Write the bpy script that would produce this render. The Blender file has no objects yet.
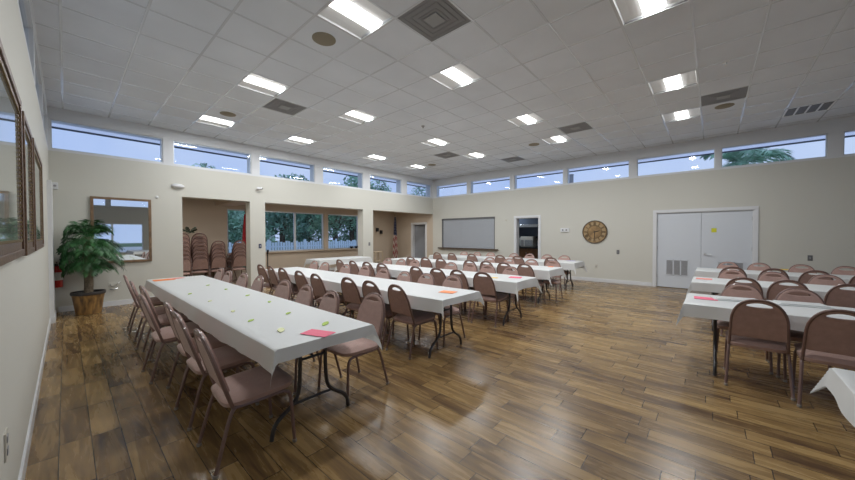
import bpy, bmesh, math, random
from mathutils import Vector, Matrix
S = bpy.context.scene
COL = S.collection
random.seed(7)

# ---------------------------------------------------------------- camera
def cam_axes(yaw, pitch, roll):
    cy, sy, cp, sp = math.cos(yaw), math.sin(yaw), math.cos(pitch), math.sin(pitch)
    f = Vector((sy*cp, cy*cp, sp)); r = Vector((cy, -sy, 0)); u = r.cross(f)
    cr, sr = math.cos(roll), math.sin(roll)
    return cr*r+sr*u, -sr*r+cr*u, f
cd = bpy.data.cameras.new('camera'); cam = bpy.data.objects.new('camera', cd); COL.objects.link(cam)
r_, u_, f_ = cam_axes(math.radians(48.405), math.radians(-0.9687), math.radians(-0.1606))
M = Matrix((r_, u_, -f_)).transposed().to_4x4(); M.translation = Vector((0, 0, 1.4))
cam.matrix_world = M
cd.sensor_width = 36; cd.lens = 320.94/855*36; cd.clip_start = 0.03; cd.clip_end = 200
S.camera = cam

# ---------------------------------------------------------------- sky and exposure
W = bpy.data.worlds.new('sky'); S.world = W; W.use_nodes = True
wn = W.node_tree.nodes; wl = W.node_tree.links
bg = wn['Background']
tc = wn.new('ShaderNodeTexCoord'); nz = wn.new('ShaderNodeTexNoise'); nz.inputs['Scale'].default_value = 3.0
nz.inputs['Detail'].default_value = 4
cr = wn.new('ShaderNodeValToRGB')
cr.color_ramp.elements[0].position = .35; cr.color_ramp.elements[0].color = (.46, .59, .93, 1)
cr.color_ramp.elements[1].position = .7; cr.color_ramp.elements[1].color = (.64, .74, .98, 1)
wl.new(tc.outputs['Generated'], nz.inputs['Vector']); wl.new(nz.outputs['Fac'], cr.inputs['Fac']); wl.new(cr.outputs['Color'], bg.inputs['Color'])
bg.inputs['Strength'].default_value = 1.0
S.view_settings.view_transform = 'Standard'; S.view_settings.look = 'None'
S.view_settings.exposure = 0.0; S.view_settings.gamma = 1.0; S.view_settings.use_curve_mapping = False
LAMP_W = 27.0      # watts per ceiling fitting
GLOW = 4.5         # brightness of the diffuser itself

# ---------------------------------------------------------------- room numbers
DA, DB, DC, DD = 8.905, 10.379, -0.189, -6.2      # back, right, left, front wall faces
CEIL = 3.72; TILE = .595; TX0 = -.005; TY0 = -.415   # ceiling grid origin
TH = .30; ALC = 11.275; ALCZ = 2.475
ZT = .70

# ---------------------------------------------------------------- materials
MATS = {}
def mat(name, col, rough=.5, metal=0, spec=.5, bump=0, bscale=60, var=0, vscale=3, coat=0, emit=None, estr=0, trans=0, sheen=0):
    if name in MATS: return MATS[name]
    m = bpy.data.materials.new(name); m.use_nodes = True
    n, l = m.node_tree.nodes, m.node_tree.links
    b = n['Principled BSDF']
    b.inputs['Base Color'].default_value = (*col, 1); b.inputs['Roughness'].default_value = rough
    b.inputs['Metallic'].default_value = metal; b.inputs['Specular IOR Level'].default_value = spec
    b.inputs['Coat Weight'].default_value = coat
    b.inputs['Sheen Weight'].default_value = sheen
    if emit: b.inputs['Emission Color'].default_value = (*emit, 1); b.inputs['Emission Strength'].default_value = estr
    t = n.new('ShaderNodeTexCoord')
    if var:
        x = n.new('ShaderNodeTexNoise'); x.inputs['Scale'].default_value = vscale; x.inputs['Detail'].default_value = 4
        l.new(t.outputs['Object'], x.inputs['Vector'])
        r = n.new('ShaderNodeValToRGB')
        r.color_ramp.elements[0].position = .3; r.color_ramp.elements[1].position = .7
        r.color_ramp.elements[0].color = (*[c*(1-var) for c in col], 1); r.color_ramp.elements[1].color = (*[min(1, c*(1+var)) for c in col], 1)
        l.new(x.outputs['Fac'], r.inputs['Fac']); l.new(r.outputs['Color'], b.inputs['Base Color'])
    if bump:
        x = n.new('ShaderNodeTexNoise'); x.inputs['Scale'].default_value = bscale; x.inputs['Detail'].default_value = 3
        l.new(t.outputs['Object'], x.inputs['Vector'])
        bp = n.new('ShaderNodeBump'); bp.inputs['Strength'].default_value = bump; bp.inputs['Distance'].default_value = .01
        l.new(x.outputs['Fac'], bp.inputs['Height']); l.new(bp.outputs['Normal'], b.inputs['Normal'])
    if trans:
        tr = n.new('ShaderNodeBsdfTranslucent'); tr.inputs['Color'].default_value = (*col, 1)
        mx = n.new('ShaderNodeMixShader'); mx.inputs[0].default_value = trans
        o = n['Material Output']
        l.new(b.outputs[0], mx.inputs[1]); l.new(tr.outputs[0], mx.inputs[2]); l.new(mx.outputs[0], o.inputs['Surface'])
    MATS[name] = m; return m

WALL = mat('wall_paint', (.60, .59, .53), .55, spec=.3, bump=.08, bscale=90)
def two_tone(m, zsplit, upper):      # the band of wall around the high windows is whiter
    n, l = m.node_tree.nodes, m.node_tree.links; b = n['Principled BSDF']
    t = n.new('ShaderNodeTexCoord'); sp = n.new('ShaderNodeSeparateXYZ'); l.new(t.outputs['Object'], sp.inputs[0])
    g = n.new('ShaderNodeMath'); g.operation = 'GREATER_THAN'; g.inputs[1].default_value = zsplit; l.new(sp.outputs[2], g.inputs[0])
    mx = n.new('ShaderNodeMix'); mx.data_type = 'RGBA'; l.new(g.outputs[0], mx.inputs[0])
    mx.inputs[6].default_value = b.inputs['Base Color'].default_value; mx.inputs[7].default_value = (*upper, 1)
    l.new(mx.outputs[2], b.inputs['Base Color'])
WALL2 = mat('wall_paint_two_tone', (.60, .59, .53), .55, spec=.3, bump=.08, bscale=90)
two_tone(WALL2, 2.93, (.68, .695, .71))
ALCW = mat('alcove_paint', (.55, .465, .37), .6, spec=.3, bump=.08, bscale=90)
WHITE = mat('white_trim_paint', (.70, .71, .72), .35)
DOORW = mat('white_door_paint', (.64, .675, .72), .4)
CEILM = mat('ceiling_tile', (.75, .79, .84), .85, spec=.2, bump=.25, bscale=220, var=.05, vscale=1.2)
GRID = mat('grid_bar_enamel', (.69, .725, .77), .13, spec=.75)
FABRIC = mat('mauve_fabric', (.42, .27, .23), .75, bump=.3, bscale=500, var=.08, vscale=20, sheen=.3)
FRAME = mat('bronze_tube', (.17, .10, .085), .35, metal=.0, coat=.3)
GLIDE = mat('pale_glide_plastic', (.28, .25, .22), .4)
CLOTH = mat('white_plastic_cloth', (.80, .82, .82), .38, spec=.45, trans=.22, bump=.12, bscale=14)
TTOP = mat('table_laminate', (.42, .36, .30), .5)
STEELD = mat('dark_table_steel', (.05, .048, .05), .35, metal=.3)
BLACK = mat('black_plastic', (.015, .015, .018), .4)
GREY = mat('grey_plastic', (.30, .30, .31), .5)
DGREY = mat('dark_grey_grille', (.15, .15, .155), .55)
VENTM = mat('grey_vent_enamel', (.24, .24, .245), .6)
VENTC = mat('vent_centre_enamel', (.34, .34, .345), .6)
BEIGE = mat('beige_plastic', (.55, .52, .45), .4)
CHROME = mat('brushed_steel', (.55, .56, .58), .28, metal=1)
SHUT = mat('aluminium_shutter', (.45, .475, .51), .4, metal=.15)
WOODD = mat('dark_wood_sill', (.10, .075, .055), .4, var=.3, vscale=8)
GILT = mat('gilt_frame_wood', (.14, .08, .045), .35, metal=.25, var=.35, vscale=30, bump=.6, bscale=60)
GOLD = mat('gold_beading', (.30, .22, .11), .35, metal=.6, bump=.8, bscale=80)
MIRFR = mat('brown_mirror_frame', (.20, .125, .07), .4, var=.3, vscale=12)
MIRROR = mat('mirror_silver', (.86, .88, .88), .015, metal=1)
MATB = mat('pale_mat_board', (.50, .51, .44), .5)
ALUM = mat('window_aluminium', (.62, .66, .70), .35, metal=.2)
EMITM = mat('lamp_diffuser', (.9, .9, .9), .5, emit=(1, .985, .96), estr=GLOW)
REFL = mat('lamp_reflector_enamel', (.84, .86, .87), .35)
RED = mat('red_enamel', (.55, .015, .012), .3, coat=.4)
LABELW = mat('white_label', (.75, .74, .70), .5)
LEAFP = mat('palm_leaf', (.028, .115, .03), .45, var=.55, vscale=6)
LEAFT = mat('tree_leaf', (.30, .50, .36), .6, var=.6, vscale=1.2)
LEAFT2 = mat('tree_leaf_dark', (.19, .36, .27), .6, var=.6, vscale=1.2)
BARK = mat('bark', (.10, .075, .055), .8, var=.4, vscale=6, bump=.6, bscale=20)
FIBRE = mat('palm_fibre', (.16, .125, .085), .9, var=.5, vscale=40, bump=1, bscale=90)
SOIL = mat('soil', (.03, .022, .016), .9)
FENCEM = mat('white_vinyl_fence', (.74, .88, .98), .5)
GRASS = mat('lawn', (.10, .16, .06), .9, var=.4, vscale=.7)
SOFFIT = mat('white_soffit', (.85, .86, .90), .6)
EAVE = mat('soffit_sky_glow', (.90, .90, .94), .5, trans=.75)  # soffit made translucent so sky light from above brightens it
FASC = mat('dark_gutter', (.06, .07, .09), .5)
CORK = mat('clock_face_copper', (.30, .19, .085), .45, metal=.3, var=.35, vscale=7)
CLKR = mat('clock_rim', (.10, .07, .045), .4, metal=.3)
CLKN = mat('clock_numerals', (.05, .032, .02), .5)
CLKP = mat('clock_pale_patch', (.36, .255, .13), .5)
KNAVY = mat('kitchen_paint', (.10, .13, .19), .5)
CABW = mat('cabinet_wood', (.16, .075, .03), .4, var=.25, vscale=9)
PINK = mat('pink_paper', (.80, .13, .22), .6)
ORANGE = mat('orange_paper', (.85, .27, .10), .6)
DORANGE = mat('deep_orange_card', (.80, .22, .03), .6)
SALMON = mat('salmon_paper', (.80, .30, .25), .6)
YELLOW = mat('yellow_paper', (.85, .58, .05), .6)
LIME = mat('lime_paper', (.36, .52, .06), .6)
PALEY = mat('pale_yellow_paper', (.72, .74, .42), .6)
LILAC = mat('lilac_paper', (.60, .58, .80), .6)
STICKY = mat('yellow_sticky', (.62, .62, .03), .6)
NAVYB = mat('navy_plate', (.05, .06, .12), .4)
FLAGR = mat('red_flag_cloth', (.50, .02, .03), .7)
FLAGY = mat('orange_flag_cloth', (.75, .28, .04), .7)
POLEW = mat('flag_pole_wood', (.28, .17, .08), .4)
PALEWOOD = mat('pale_wood', (.50, .40, .28), .5, var=.2, vscale=8)
SILVER = mat('stainless', (.62, .64, .67), .25, metal=.8)

def glass_mat():
    m = bpy.data.materials.new('window_glass'); m.use_nodes = True
    n, l = m.node_tree.nodes, m.node_tree.links
    n.remove(n['Principled BSDF'])
    t = n.new('ShaderNodeBsdfTransparent'); t.inputs['Color'].default_value = (.93, .96, .98, 1)
    g = n.new('ShaderNodeBsdfGlossy'); g.inputs['Roughness'].default_value = .01
    fr = n.new('ShaderNodeFresnel'); fr.inputs['IOR'].default_value = 1.28
    mx = n.new('ShaderNodeMixShader')
    l.new(fr.outputs[0], mx.inputs[0]); l.new(t.outputs[0], mx.inputs[1]); l.new(g.outputs[0], mx.inputs[2])
    l.new(mx.outputs[0], n['Material Output'].inputs['Surface'])
    return m
GLASS = glass_mat()
PICGL = mat('glazed_picture', (.46, .51, .46), .06, spec=.6, coat=.7, var=.25, vscale=2.5)
PICGL.node_tree.nodes['Principled BSDF'].inputs['Coat Roughness'].default_value = .02

def basket_mat():
    m = bpy.data.materials.new('woven_basket'); m.use_nodes = True
    n, l = m.node_tree.nodes, m.node_tree.links; b = n['Principled BSDF']; b.inputs['Roughness'].default_value = .55
    t = n.new('ShaderNodeTexCoord'); w = n.new('ShaderNodeTexNoise'); w.inputs['Scale'].default_value = 22; w.inputs['Detail'].default_value = 4
    mp = n.new('ShaderNodeMapping'); mp.inputs['Scale'].default_value = (1, 1, .25)
    l.new(t.outputs['Object'], mp.inputs['Vector']); l.new(mp.outputs[0], w.inputs['Vector'])
    r = n.new('ShaderNodeValToRGB'); r.color_ramp.elements[0].position = .35; r.color_ramp.elements[1].position = .68
    r.color_ramp.elements[0].color = (.09, .045, .015, 1); r.color_ramp.elements[1].color = (.36, .20, .06, 1)
    l.new(w.outputs['Fac'], r.inputs['Fac']); l.new(r.outputs[0], b.inputs['Base Color'])
    bp = n.new('ShaderNodeBump'); bp.inputs['Strength'].default_value = .5; l.new(w.outputs['Fac'], bp.inputs['Height']); l.new(bp.outputs[0], b.inputs['Normal'])
    return m
BASKET = basket_mat()

def floor_mat():
    m = bpy.data.materials.new('wood_look_tile'); m.use_nodes = True
    n, l = m.node_tree.nodes, m.node_tree.links; b = n['Principled BSDF']
    def math_(op, a, bb=None):
        x = n.new('ShaderNodeMath'); x.operation = op
        for i, v in enumerate((a, bb)):
            if v is None: continue
            if isinstance(v, (int, float)): x.inputs[i].default_value = v
            else: l.new(v, x.inputs[i])
        return x.outputs[0]
    t = n.new('ShaderNodeTexCoord'); sp = n.new('ShaderNodeSeparateXYZ'); l.new(t.outputs['Object'], sp.inputs[0])
    px = math_('DIVIDE', math_('ADD', sp.outputs[0], 20.03), .148); row = math_('FLOOR', px); fx = math_('FRACT', px)
    wn1 = n.new('ShaderNodeTexWhiteNoise'); wn1.noise_dimensions = '1D'; l.new(row, wn1.inputs['W'])
    py = math_('ADD', math_('DIVIDE', math_('ADD', sp.outputs[1], 20), .60), math_('MULTIPLY', wn1.outputs['Value'], .9))
    py = math_('ADD', py, math_('MULTIPLY', row, .33))
    colr = math_('FLOOR', py); fy = math_('FRACT', py)
    cv = n.new('ShaderNodeCombineXYZ'); l.new(row, cv.inputs[0]); l.new(colr, cv.inputs[1])
    wn2 = n.new('ShaderNodeTexWhiteNoise'); wn2.noise_dimensions = '3D'; l.new(cv.outputs[0], wn2.inputs['Vector'])
    gv = n.new('ShaderNodeCombineXYZ')
    l.new(math_('MULTIPLY', sp.outputs[0], 16), gv.inputs[0]); l.new(math_('MULTIPLY', sp.outputs[1], 1.6), gv.inputs[1])
    l.new(math_('MULTIPLY', wn2.outputs['Value'], 60), gv.inputs[2])
    g = n.new('ShaderNodeTexNoise'); g.inputs['Scale'].default_value = 1; g.inputs['Detail'].default_value = 5; g.inputs['Roughness'].default_value = .6
    g.inputs['Distortion'].default_value = .6
    l.new(gv.outputs[0], g.inputs['Vector'])
    f = math_('ADD', math_('MULTIPLY', g.outputs['Fac'], .85), math_('MULTIPLY', math_('SUBTRACT', wn2.outputs['Value'], .5), .20))
    r = n.new('ShaderNodeValToRGB')
    e = r.color_ramp.elements
    e[0].position = .22; e[0].color = (.085, .048, .026, 1)
    e[1].position = .66; e[1].color = (.405, .265, .112, 1)
    e2 = e.new(.42); e2.color = (.23, .142, .058, 1)
    l.new(f, r.inputs['Fac'])
    ex = math_('LESS_THAN', math_('MINIMUM', fx, math_('SUBTRACT', 1, fx)), .016)
    ey = math_('LESS_THAN', math_('MINIMUM', fy, math_('SUBTRACT', 1, fy)), .0045)
    ed = math_('MAXIMUM', ex, ey)
    mx = n.new('ShaderNodeMix'); mx.data_type = 'RGBA'; l.new(ed, mx.inputs[0]); l.new(r.outputs[0], mx.inputs[6]); mx.inputs[7].default_value = (.035, .024, .018, 1)
    l.new(mx.outputs[2], b.inputs['Base Color'])
    rr = math_('ADD', math_('MULTIPLY', g.outputs['Fac'], .10), .22); l.new(rr, b.inputs['Roughness'])
    b.inputs['Specular IOR Level'].default_value = .5
    bp = n.new('ShaderNodeBump'); bp.inputs['Strength'].default_value = .10; bp.inputs['Distance'].default_value = .003
    h = math_('SUBTRACT', math_('MULTIPLY', g.outputs['Fac'], .4), ed); l.new(h, bp.inputs['Height']); l.new(bp.outputs[0], b.inputs['Normal'])
    return m
FLOORM = floor_mat()

def us_flag_mat():
    m = bpy.data.materials.new('striped_flag_cloth'); m.use_nodes = True
    n, l = m.node_tree.nodes, m.node_tree.links; b = n['Principled BSDF']; b.inputs['Roughness'].default_value = .7
    u = n.new('ShaderNodeUVMap'); sp = n.new('ShaderNodeSeparateXYZ'); l.new(u.outputs[0], sp.inputs[0])
    def math_(op, a, bb):
        x = n.new('ShaderNodeMath'); x.operation = op
        for i, v in enumerate((a, bb)):
            if isinstance(v, (int, float)): x.inputs[i].default_value = v
            else: l.new(v, x.inputs[i])
        return x.outputs[0]
    st = math_('MODULO', math_('MULTIPLY', sp.outputs[1], 6.5), 1.0)
    isr = math_('LESS_THAN', st, .5)
    mx = n.new('ShaderNodeMix'); mx.data_type = 'RGBA'; l.new(isr, mx.inputs[0])
    mx.inputs[6].default_value = (.50, .42, .36, 1); mx.inputs[7].default_value = (.22, .02, .022, 1)
    can = math_('MULTIPLY', math_('LESS_THAN', sp.outputs[0], .42), math_('GREATER_THAN', sp.outputs[1], .46))
    sx = math_('SUBTRACT', math_('MODULO', math_('MULTIPLY', sp.outputs[0], 16), 1.0), .5)
    sy = math_('SUBTRACT', math_('MODULO', math_('MULTIPLY', sp.outputs[1], 12), 1.0), .5)
    d = math_('ADD', math_('MULTIPLY', sx, sx), math_('MULTIPLY', sy, sy))
    star = math_('LESS_THAN', d, .05)
    m2 = n.new('ShaderNodeMix'); m2.data_type = 'RGBA'; l.new(star, m2.inputs[0]); m2.inputs[6].default_value = (.02, .025, .07, 1); m2.inputs[7].default_value = (.16, .17, .22, 1)
    m3 = n.new('ShaderNodeMix'); m3.data_type = 'RGBA'; l.new(can, m3.inputs[0]); l.new(mx.outputs[2], m3.inputs[6]); l.new(m2.outputs[2], m3.inputs[7])
    l.new(m3.outputs[2], b.inputs['Base Color'])
    return m
USFLAG = us_flag_mat()

# ---------------------------------------------------------------- helpers
def obj(name, bm, m, parent=None, smooth=False, loc=None):
    me = bpy.data.meshes.new(name); bm.normal_update(); bm.to_mesh(me); bm.free()
    me.materials.append(m)
    if smooth:
        for p in me.polygons: p.use_smooth = True
        try: me.set_sharp_from_angle(angle=math.radians(40))
        except Exception: pass
    o = bpy.data.objects.new(name, me); COL.objects.link(o)
    if parent: o.parent = parent
    if loc: o.location = loc
    return o
def tag(o, label, cat, group=None):
    o['label'] = label; o['category'] = cat
    if group: o['group'] = group
    return o
def thing(name, label, cat, loc=(0, 0, 0), rz=0, group=None):
    o = bpy.data.objects.new(name, None); o.empty_display_size = .1; COL.objects.link(o)
    o.location = loc; o.rotation_euler = (0, 0, rz)
    return tag(o, label, cat, group)
def struct(o):
    o['kind'] = 'structure'; return o
def sroot(name, loc=(0, 0, 0)):
    o = bpy.data.objects.new(name, None); COL.objects.link(o); o.location = loc; o['kind'] = 'structure'; return o
def BM(): return bmesh.new()
def box(bm, x0, x1, y0, y1, z0, z1, bev=0):
    g = bmesh.ops.create_cube(bm, size=1)
    vs = g['verts']
    for v in vs:
        v.co = Vector((x0+(v.co.x+.5)*(x1-x0), y0+(v.co.y+.5)*(y1-y0), z0+(v.co.z+.5)*(z1-z0)))
    if bev:
        es = list({e for v in vs for e in v.link_edges})
        bmesh.ops.bevel(bm, geom=es, offset=bev, segments=2, affect='EDGES', profile=.5)
    return bm
def tube(bm, pts, r, seg=8, closed=False):
    pts = [Vector(p) for p in pts]; n = len(pts); rings = []
    prev = None
    for i, p in enumerate(pts):
        if closed: d = pts[(i+1) % n]-pts[i-1]
        else: d = (pts[min(i+1, n-1)]-pts[max(i-1, 0)])
        d.normalize()
        if prev is None:
            a = Vector((0, 0, 1)) if abs(d.z) < .9 else Vector((1, 0, 0))
            s = d.cross(a).normalized()
        else:
            s = (prev-d*prev.dot(d)).normalized()
        prev = s; t = d.cross(s)
        rr = r[i] if isinstance(r, (list, tuple)) else r
        rings.append([bm.verts.new(p+rr*(math.cos(2*math.pi*k/seg)*s+math.sin(2*math.pi*k/seg)*t)) for k in range(seg)])
    for i in range(n if closed else n-1):
        A, B = rings[i], rings[(i+1) % n]
        for k in range(seg): bm.faces.new((A[k], A[(k+1) % seg], B[(k+1) % seg], B[k]))
    if not closed:
        bm.faces.new(rings[0][::-1]); bm.faces.new(rings[-1])
    return bm
def smoothpath(pts, it=2):
    pts = [Vector(p) for p in pts]
    for _ in range(it):
        q = [pts[0]]
        for a, b in zip(pts, pts[1:]): q += [a*.75+b*.25, a*.25+b*.75]
        q.append(pts[-1]); pts = q
    return pts
def lathe(bm, prof, seg=24, c=(0, 0, 0)):
    rings = []
    for r, z in prof:
        rings.append([bm.verts.new((c[0]+r*math.cos(2*math.pi*k/seg), c[1]+r*math.sin(2*math.pi*k/seg), c[2]+z)) for k in range(seg)])
    for A, B in zip(rings, rings[1:]):
        for k in range(seg): bm.faces.new((A[k], A[(k+1) % seg], B[(k+1) % seg], B[k]))
    bm.faces.new(rings[0][::-1]); bm.faces.new(rings[-1])
    return bm
def disc_on(bm, c, axis, r, t, seg=24):
    """short cylinder centred at c, axis 'x','y','z', thickness t"""
    a = {'x': Matrix.Rotation(math.pi/2, 3, 'Y'), 'y': Matrix.Rotation(math.pi/2, 3, 'X'), 'z': Matrix.Identity(3)}[axis]
    g = bmesh.ops.create_cone(bm, cap_ends=True, segments=seg, radius1=r, radius2=r, depth=t)
    for v in g['verts']: v.co = a @ v.co + Vector(c)
    return bm
def holed_wall(bm, P, U, V, N, u0, u1, v0, v1, holes, th):
    """wall in plane P+u*U+v*V, thickness th along N, rectangular holes (u0,u1,v0,v1)"""
    us = sorted({u0, u1, *[h[0] for h in holes], *[h[1] for h in holes]}); vs = sorted({v0, v1, *[h[2] for h in holes], *[h[3] for h in holes]})
    us = [u for u in us if u0 <= u <= u1]; vs = [v for v in vs if v0 <= v <= v1]
    def solid(i, j):
        if i < 0 or j < 0 or i >= len(us)-1 or j >= len(vs)-1: return False
        a = (us[i]+us[i+1])/2; b = (vs[j]+vs[j+1])/2
        return not any(h[0] < a < h[1] and h[2] < b < h[3] for h in holes)
    P, U, V, N = map(Vector, (P, U, V, N)); cache = {}
    def vert(u, v, k):
        q = (u, v, k)
        if q not in cache: cache[q] = bm.verts.new(P+U*u+V*v+N*(th*k))
        return cache[q]
    for i in range(len(us)-1):
        for j in range(len(vs)-1):
            if not solid(i, j): continue
            a, b, c, d = (us[i], vs[j]), (us[i+1], vs[j]), (us[i+1], vs[j+1]), (us[i], vs[j+1])
            bm.faces.new([vert(*q, 0) for q in (a, b, c, d)]); bm.faces.new([vert(*q, 1) for q in (d, c, b, a)])
            for (di, dj, p, q) in ((0, -1, a, b), (1, 0, b, c), (0, 1, c, d), (-1, 0, d, a)):
                if not solid(i+di, j+dj): bm.faces.new([vert(*q, 0), vert(*p, 0), vert(*p, 1), vert(*q, 1)])
    bmesh.ops.recalc_face_normals(bm, faces=bm.faces)
    return bm
def copy_tree(root):
    r = root.copy(); COL.objects.link(r)
    for ch in root.children:
        c = ch.copy(); COL.objects.link(c); c.parent = r
        for g in ch.children:
            d = g.copy(); COL.objects.link(d); d.parent = c
    return r
ORD = ['first', 'second', 'third', 'fourth', 'fifth', 'sixth', 'seventh', 'eighth', 'ninth', 'tenth']

# ================================================================ STRUCTURE
bm = BM(); box(bm, DC-.3, DB+3.2, DD-.3, ALC+.2, -.12, 0); struct(obj('floor', bm, FLOORM))
bm = BM(); box(bm, -60, 90, -70, 90, -.40, -.16); struct(obj('ground', bm, GRASS))
bm = BM(); box(bm, DC-.4, DB+.4, DA+TH, ALC+.6, ALCZ+.13, ALCZ+.25); box(bm, DB+.2, DB+3.2, DD, DA+TH, 2.72, 2.84); struct(obj('trim_20', bm, mat('sky_bounce_roof', (.88, .88, .88), .6)))  # unseen low roofs, added in white to bounce sky light upward
bm = BM(); box(bm, -30, DC-.3, -40, 40, -.155, -.12); box(bm, DC-.3, 60, -40, DD-.3, -.155, -.12); box(bm, DC-.3, 60, ALC+.2, ALC+4.5, -.155, -.12); box(bm, DB+3.2, 60, DD-.3, ALC+.2, -.155, -.12)
struct(obj('ground_paving', bm, mat('pale_concrete', (.55, .55, .53), .8, var=.1)))

# clerestory windows: spans along each wall
CLA = [(-.16, 1.42), (1.60, 3.20), (3.40, 4.97), (5.24, 6.74), (7.04, 8.55), (8.84, 10.26)]
CLB = [(7.17, 8.71), (5.34, 7.00), (3.52, 5.17), (1.74, 3.40), (-.03, 1.56), (-1.75, -.14), (-3.5, -1.95), (-5.3, -3.7)]
CLC = CLB
ZB, ZC = 2.97, 3.50
OPEN = [(1.742, 3.156, 0, 2.265), (3.527, 6.728, 0, 2.265), (7.159, DB, 0, 2.265)]
WT = 3.80
bm = BM()
holed_wall(bm, (0, DA, 0), (1, 0, 0), (0, 0, 1), (0, 1, 0), DC, DB, 0, WT,
           [(a, b, ZB, ZC) for a, b in CLA]+[(OPEN[0]), OPEN[1], OPEN[2]], TH)
struct(obj('wall_back', bm, WALL2))
HATCH = (5.93, 8.42, .87, 2.05); KD = (4.30, 5.10, 0, 1.96); DD2 = (-.70, 1.11, 0, 1.95); SIDED = (9.33, 10.12, 0, 1.86)
bm = BM()
holed_wall(bm, (DB, 0, 0), (0, 1, 0), (0, 0, 1), (1, 0, 0), DD, DA, 0, WT,
           [(a, b, ZB, ZC-.05) for a, b in CLB]+[HATCH, KD, DD2], .2)
struct(obj('wall_right', bm, WALL2))
bm = BM()
holed_wall(bm, (DC, 0, 0), (0, 1, 0), (0, 0, 1), (-1, 0, 0), DD, DA+TH, 0, WT, [(a, b, 2.97, ZC) for a, b in CLC], .2)
struct(obj('wall_left', bm, WALL2))
FW = [(.4, 2.9, .45, 2.05), (3.2, 5.7, .45, 2.05), (6.0, 8.5, .45, 2.05)]
bm = BM()
holed_wall(bm, (0, DD, 0), (1, 0, 0), (0, 0, 1), (0, -1, 0), DC, DB, 0, WT, [(a, b, ZB, ZC) for a, b in CLA]+FW, .2)
struct(obj('wall_front', bm, WALL2))
# alcove
AW = [(3.33, 4.30, .30, 2.225), (4.42, 6.66, .83, 2.225), (6.83, 8.30, .83, 2.225)]
bm = BM()
holed_wall(bm, (0, ALC, 0), (1, 0, 0), (0, 0, 1), (0, 1, 0), DC, DB, 0, ALCZ+.1, AW, .18)
struct(obj('wall_alcove', bm, ALCW))
bm = BM()
holed_wall(bm, (DB, 0, 0), (0, 1, 0), (0, 0, 1), (1, 0, 0), DA, ALC, 0, ALCZ+.1, [SIDED], .2)
struct(obj('wall_alcove_right', bm, ALCW))
bm = BM(); box(bm, DC-.2, DC, DA+TH, ALC, 0, ALCZ+.1); struct(obj('wall_alcove_left', bm, ALCW))
bm = BM(); box(bm, DC-.2, DB+.2, DA+TH, ALC+.18, ALCZ, ALCZ+.12); struct(obj('ceiling_alcove', bm, ALCW))
bm = BM(); box(bm, 3.02, DB-.01, DA+TH, 10.15, 2.29, ALCZ+.01); 
bm.free()
bm = BM(); box(bm, 3.02, 3.5, DA+TH+.002, ALC-.002, 2.30, ALCZ+.01); struct(obj('trim_1', bm, ALCW))

# lights and vents sit in ceiling tiles
def tile(ix, iy): return TX0+ix*TILE, TY0+iy*TILE
LX = [3, 6, 10, 13]; LY = [1, 5, 9, 13]
lights = [(ix, iy) for iy in LY for ix in LX if not (iy == 1 and ix == 3)]
vents = {'diffuser': [(4, 4), (4, 10), (12, 4), (12, 0), (12, 10), (15, 8)], 'grille': [(15, -2)]}
used = set(lights) | set(vents['diffuser']) | set(vents['grille'])
bm = BM()
xs = [DC-.1]+[TX0+i*TILE for i in range(0, 18)]+[DB+.1]; ys = [DD-.1]+[TY0+j*TILE for j in range(-9, 16)]+[DA+.1]
for i in range(len(xs)-1):
    for j in range(len(ys)-1):
        if (i-1, j-10) in used: continue
        bm.faces.new([bm.verts.new((x, y, CEIL)) for x, y in ((xs[i], ys[j]), (xs[i], ys[j+1]), (xs[i+1], ys[j+1]), (xs[i+1], ys[j]))])
bmesh.ops.remove_doubles(bm, verts=bm.verts, dist=1e-5)
struct(obj('ceiling', bm, CEILM))
bm = BM()
for x in xs[1:-1]: box(bm, x-.012, x+.012, DD, DA, CEIL-.004, CEIL+.02)
for y in ys[1:-1]: box(bm, DC, DB, y-.012, y+.012, CEIL-.0035, CEIL+.02)
struct(obj('trim_2', bm, GRID))
bm = BM(); box(bm, DC-.2, DB+.2, DD-.2, DA+TH, 3.80, 3.97); struct(obj('ceiling_sky_block', bm, SOFFIT))  # unseen slab added over the tiles to block sky light
# eaves: soffit ring and gutter
bm = BM()
E1, EB = .95, 1.35
for x0, x1, y0, y1 in ((DC-E1, DB+EB, DA+TH, DA+TH+E1-.2), (DC-E1, DB+EB, DD-E1, DD-.2), (DB+.2, DB+EB, DD-.2, DA+TH), (DC-E1, DC-.2, DD-.2, DA+TH)):
    bm.faces.new([bm.verts.new((x, y, 3.60)) for x, y in ((x0, y0), (x0, y1), (x1, y1), (x1, y0))])
struct(obj('trim_3', bm, EAVE))
bm = BM()
a, b = DC-E1, DB+EB; c, d = DD-E1, DA+TH+E1-.2
box(bm, a-.03, b+.03, d, d+.03, 3.565, 3.62); box(bm, a-.06, b+.06, c-.06, c, 3.565, 3.62)
box(bm, b, b+.03, c, d, 3.565, 3.62); box(bm, a-.06, a, c, d, 3.565, 3.62)
struct(obj('trim_4', bm, FASC))

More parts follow.
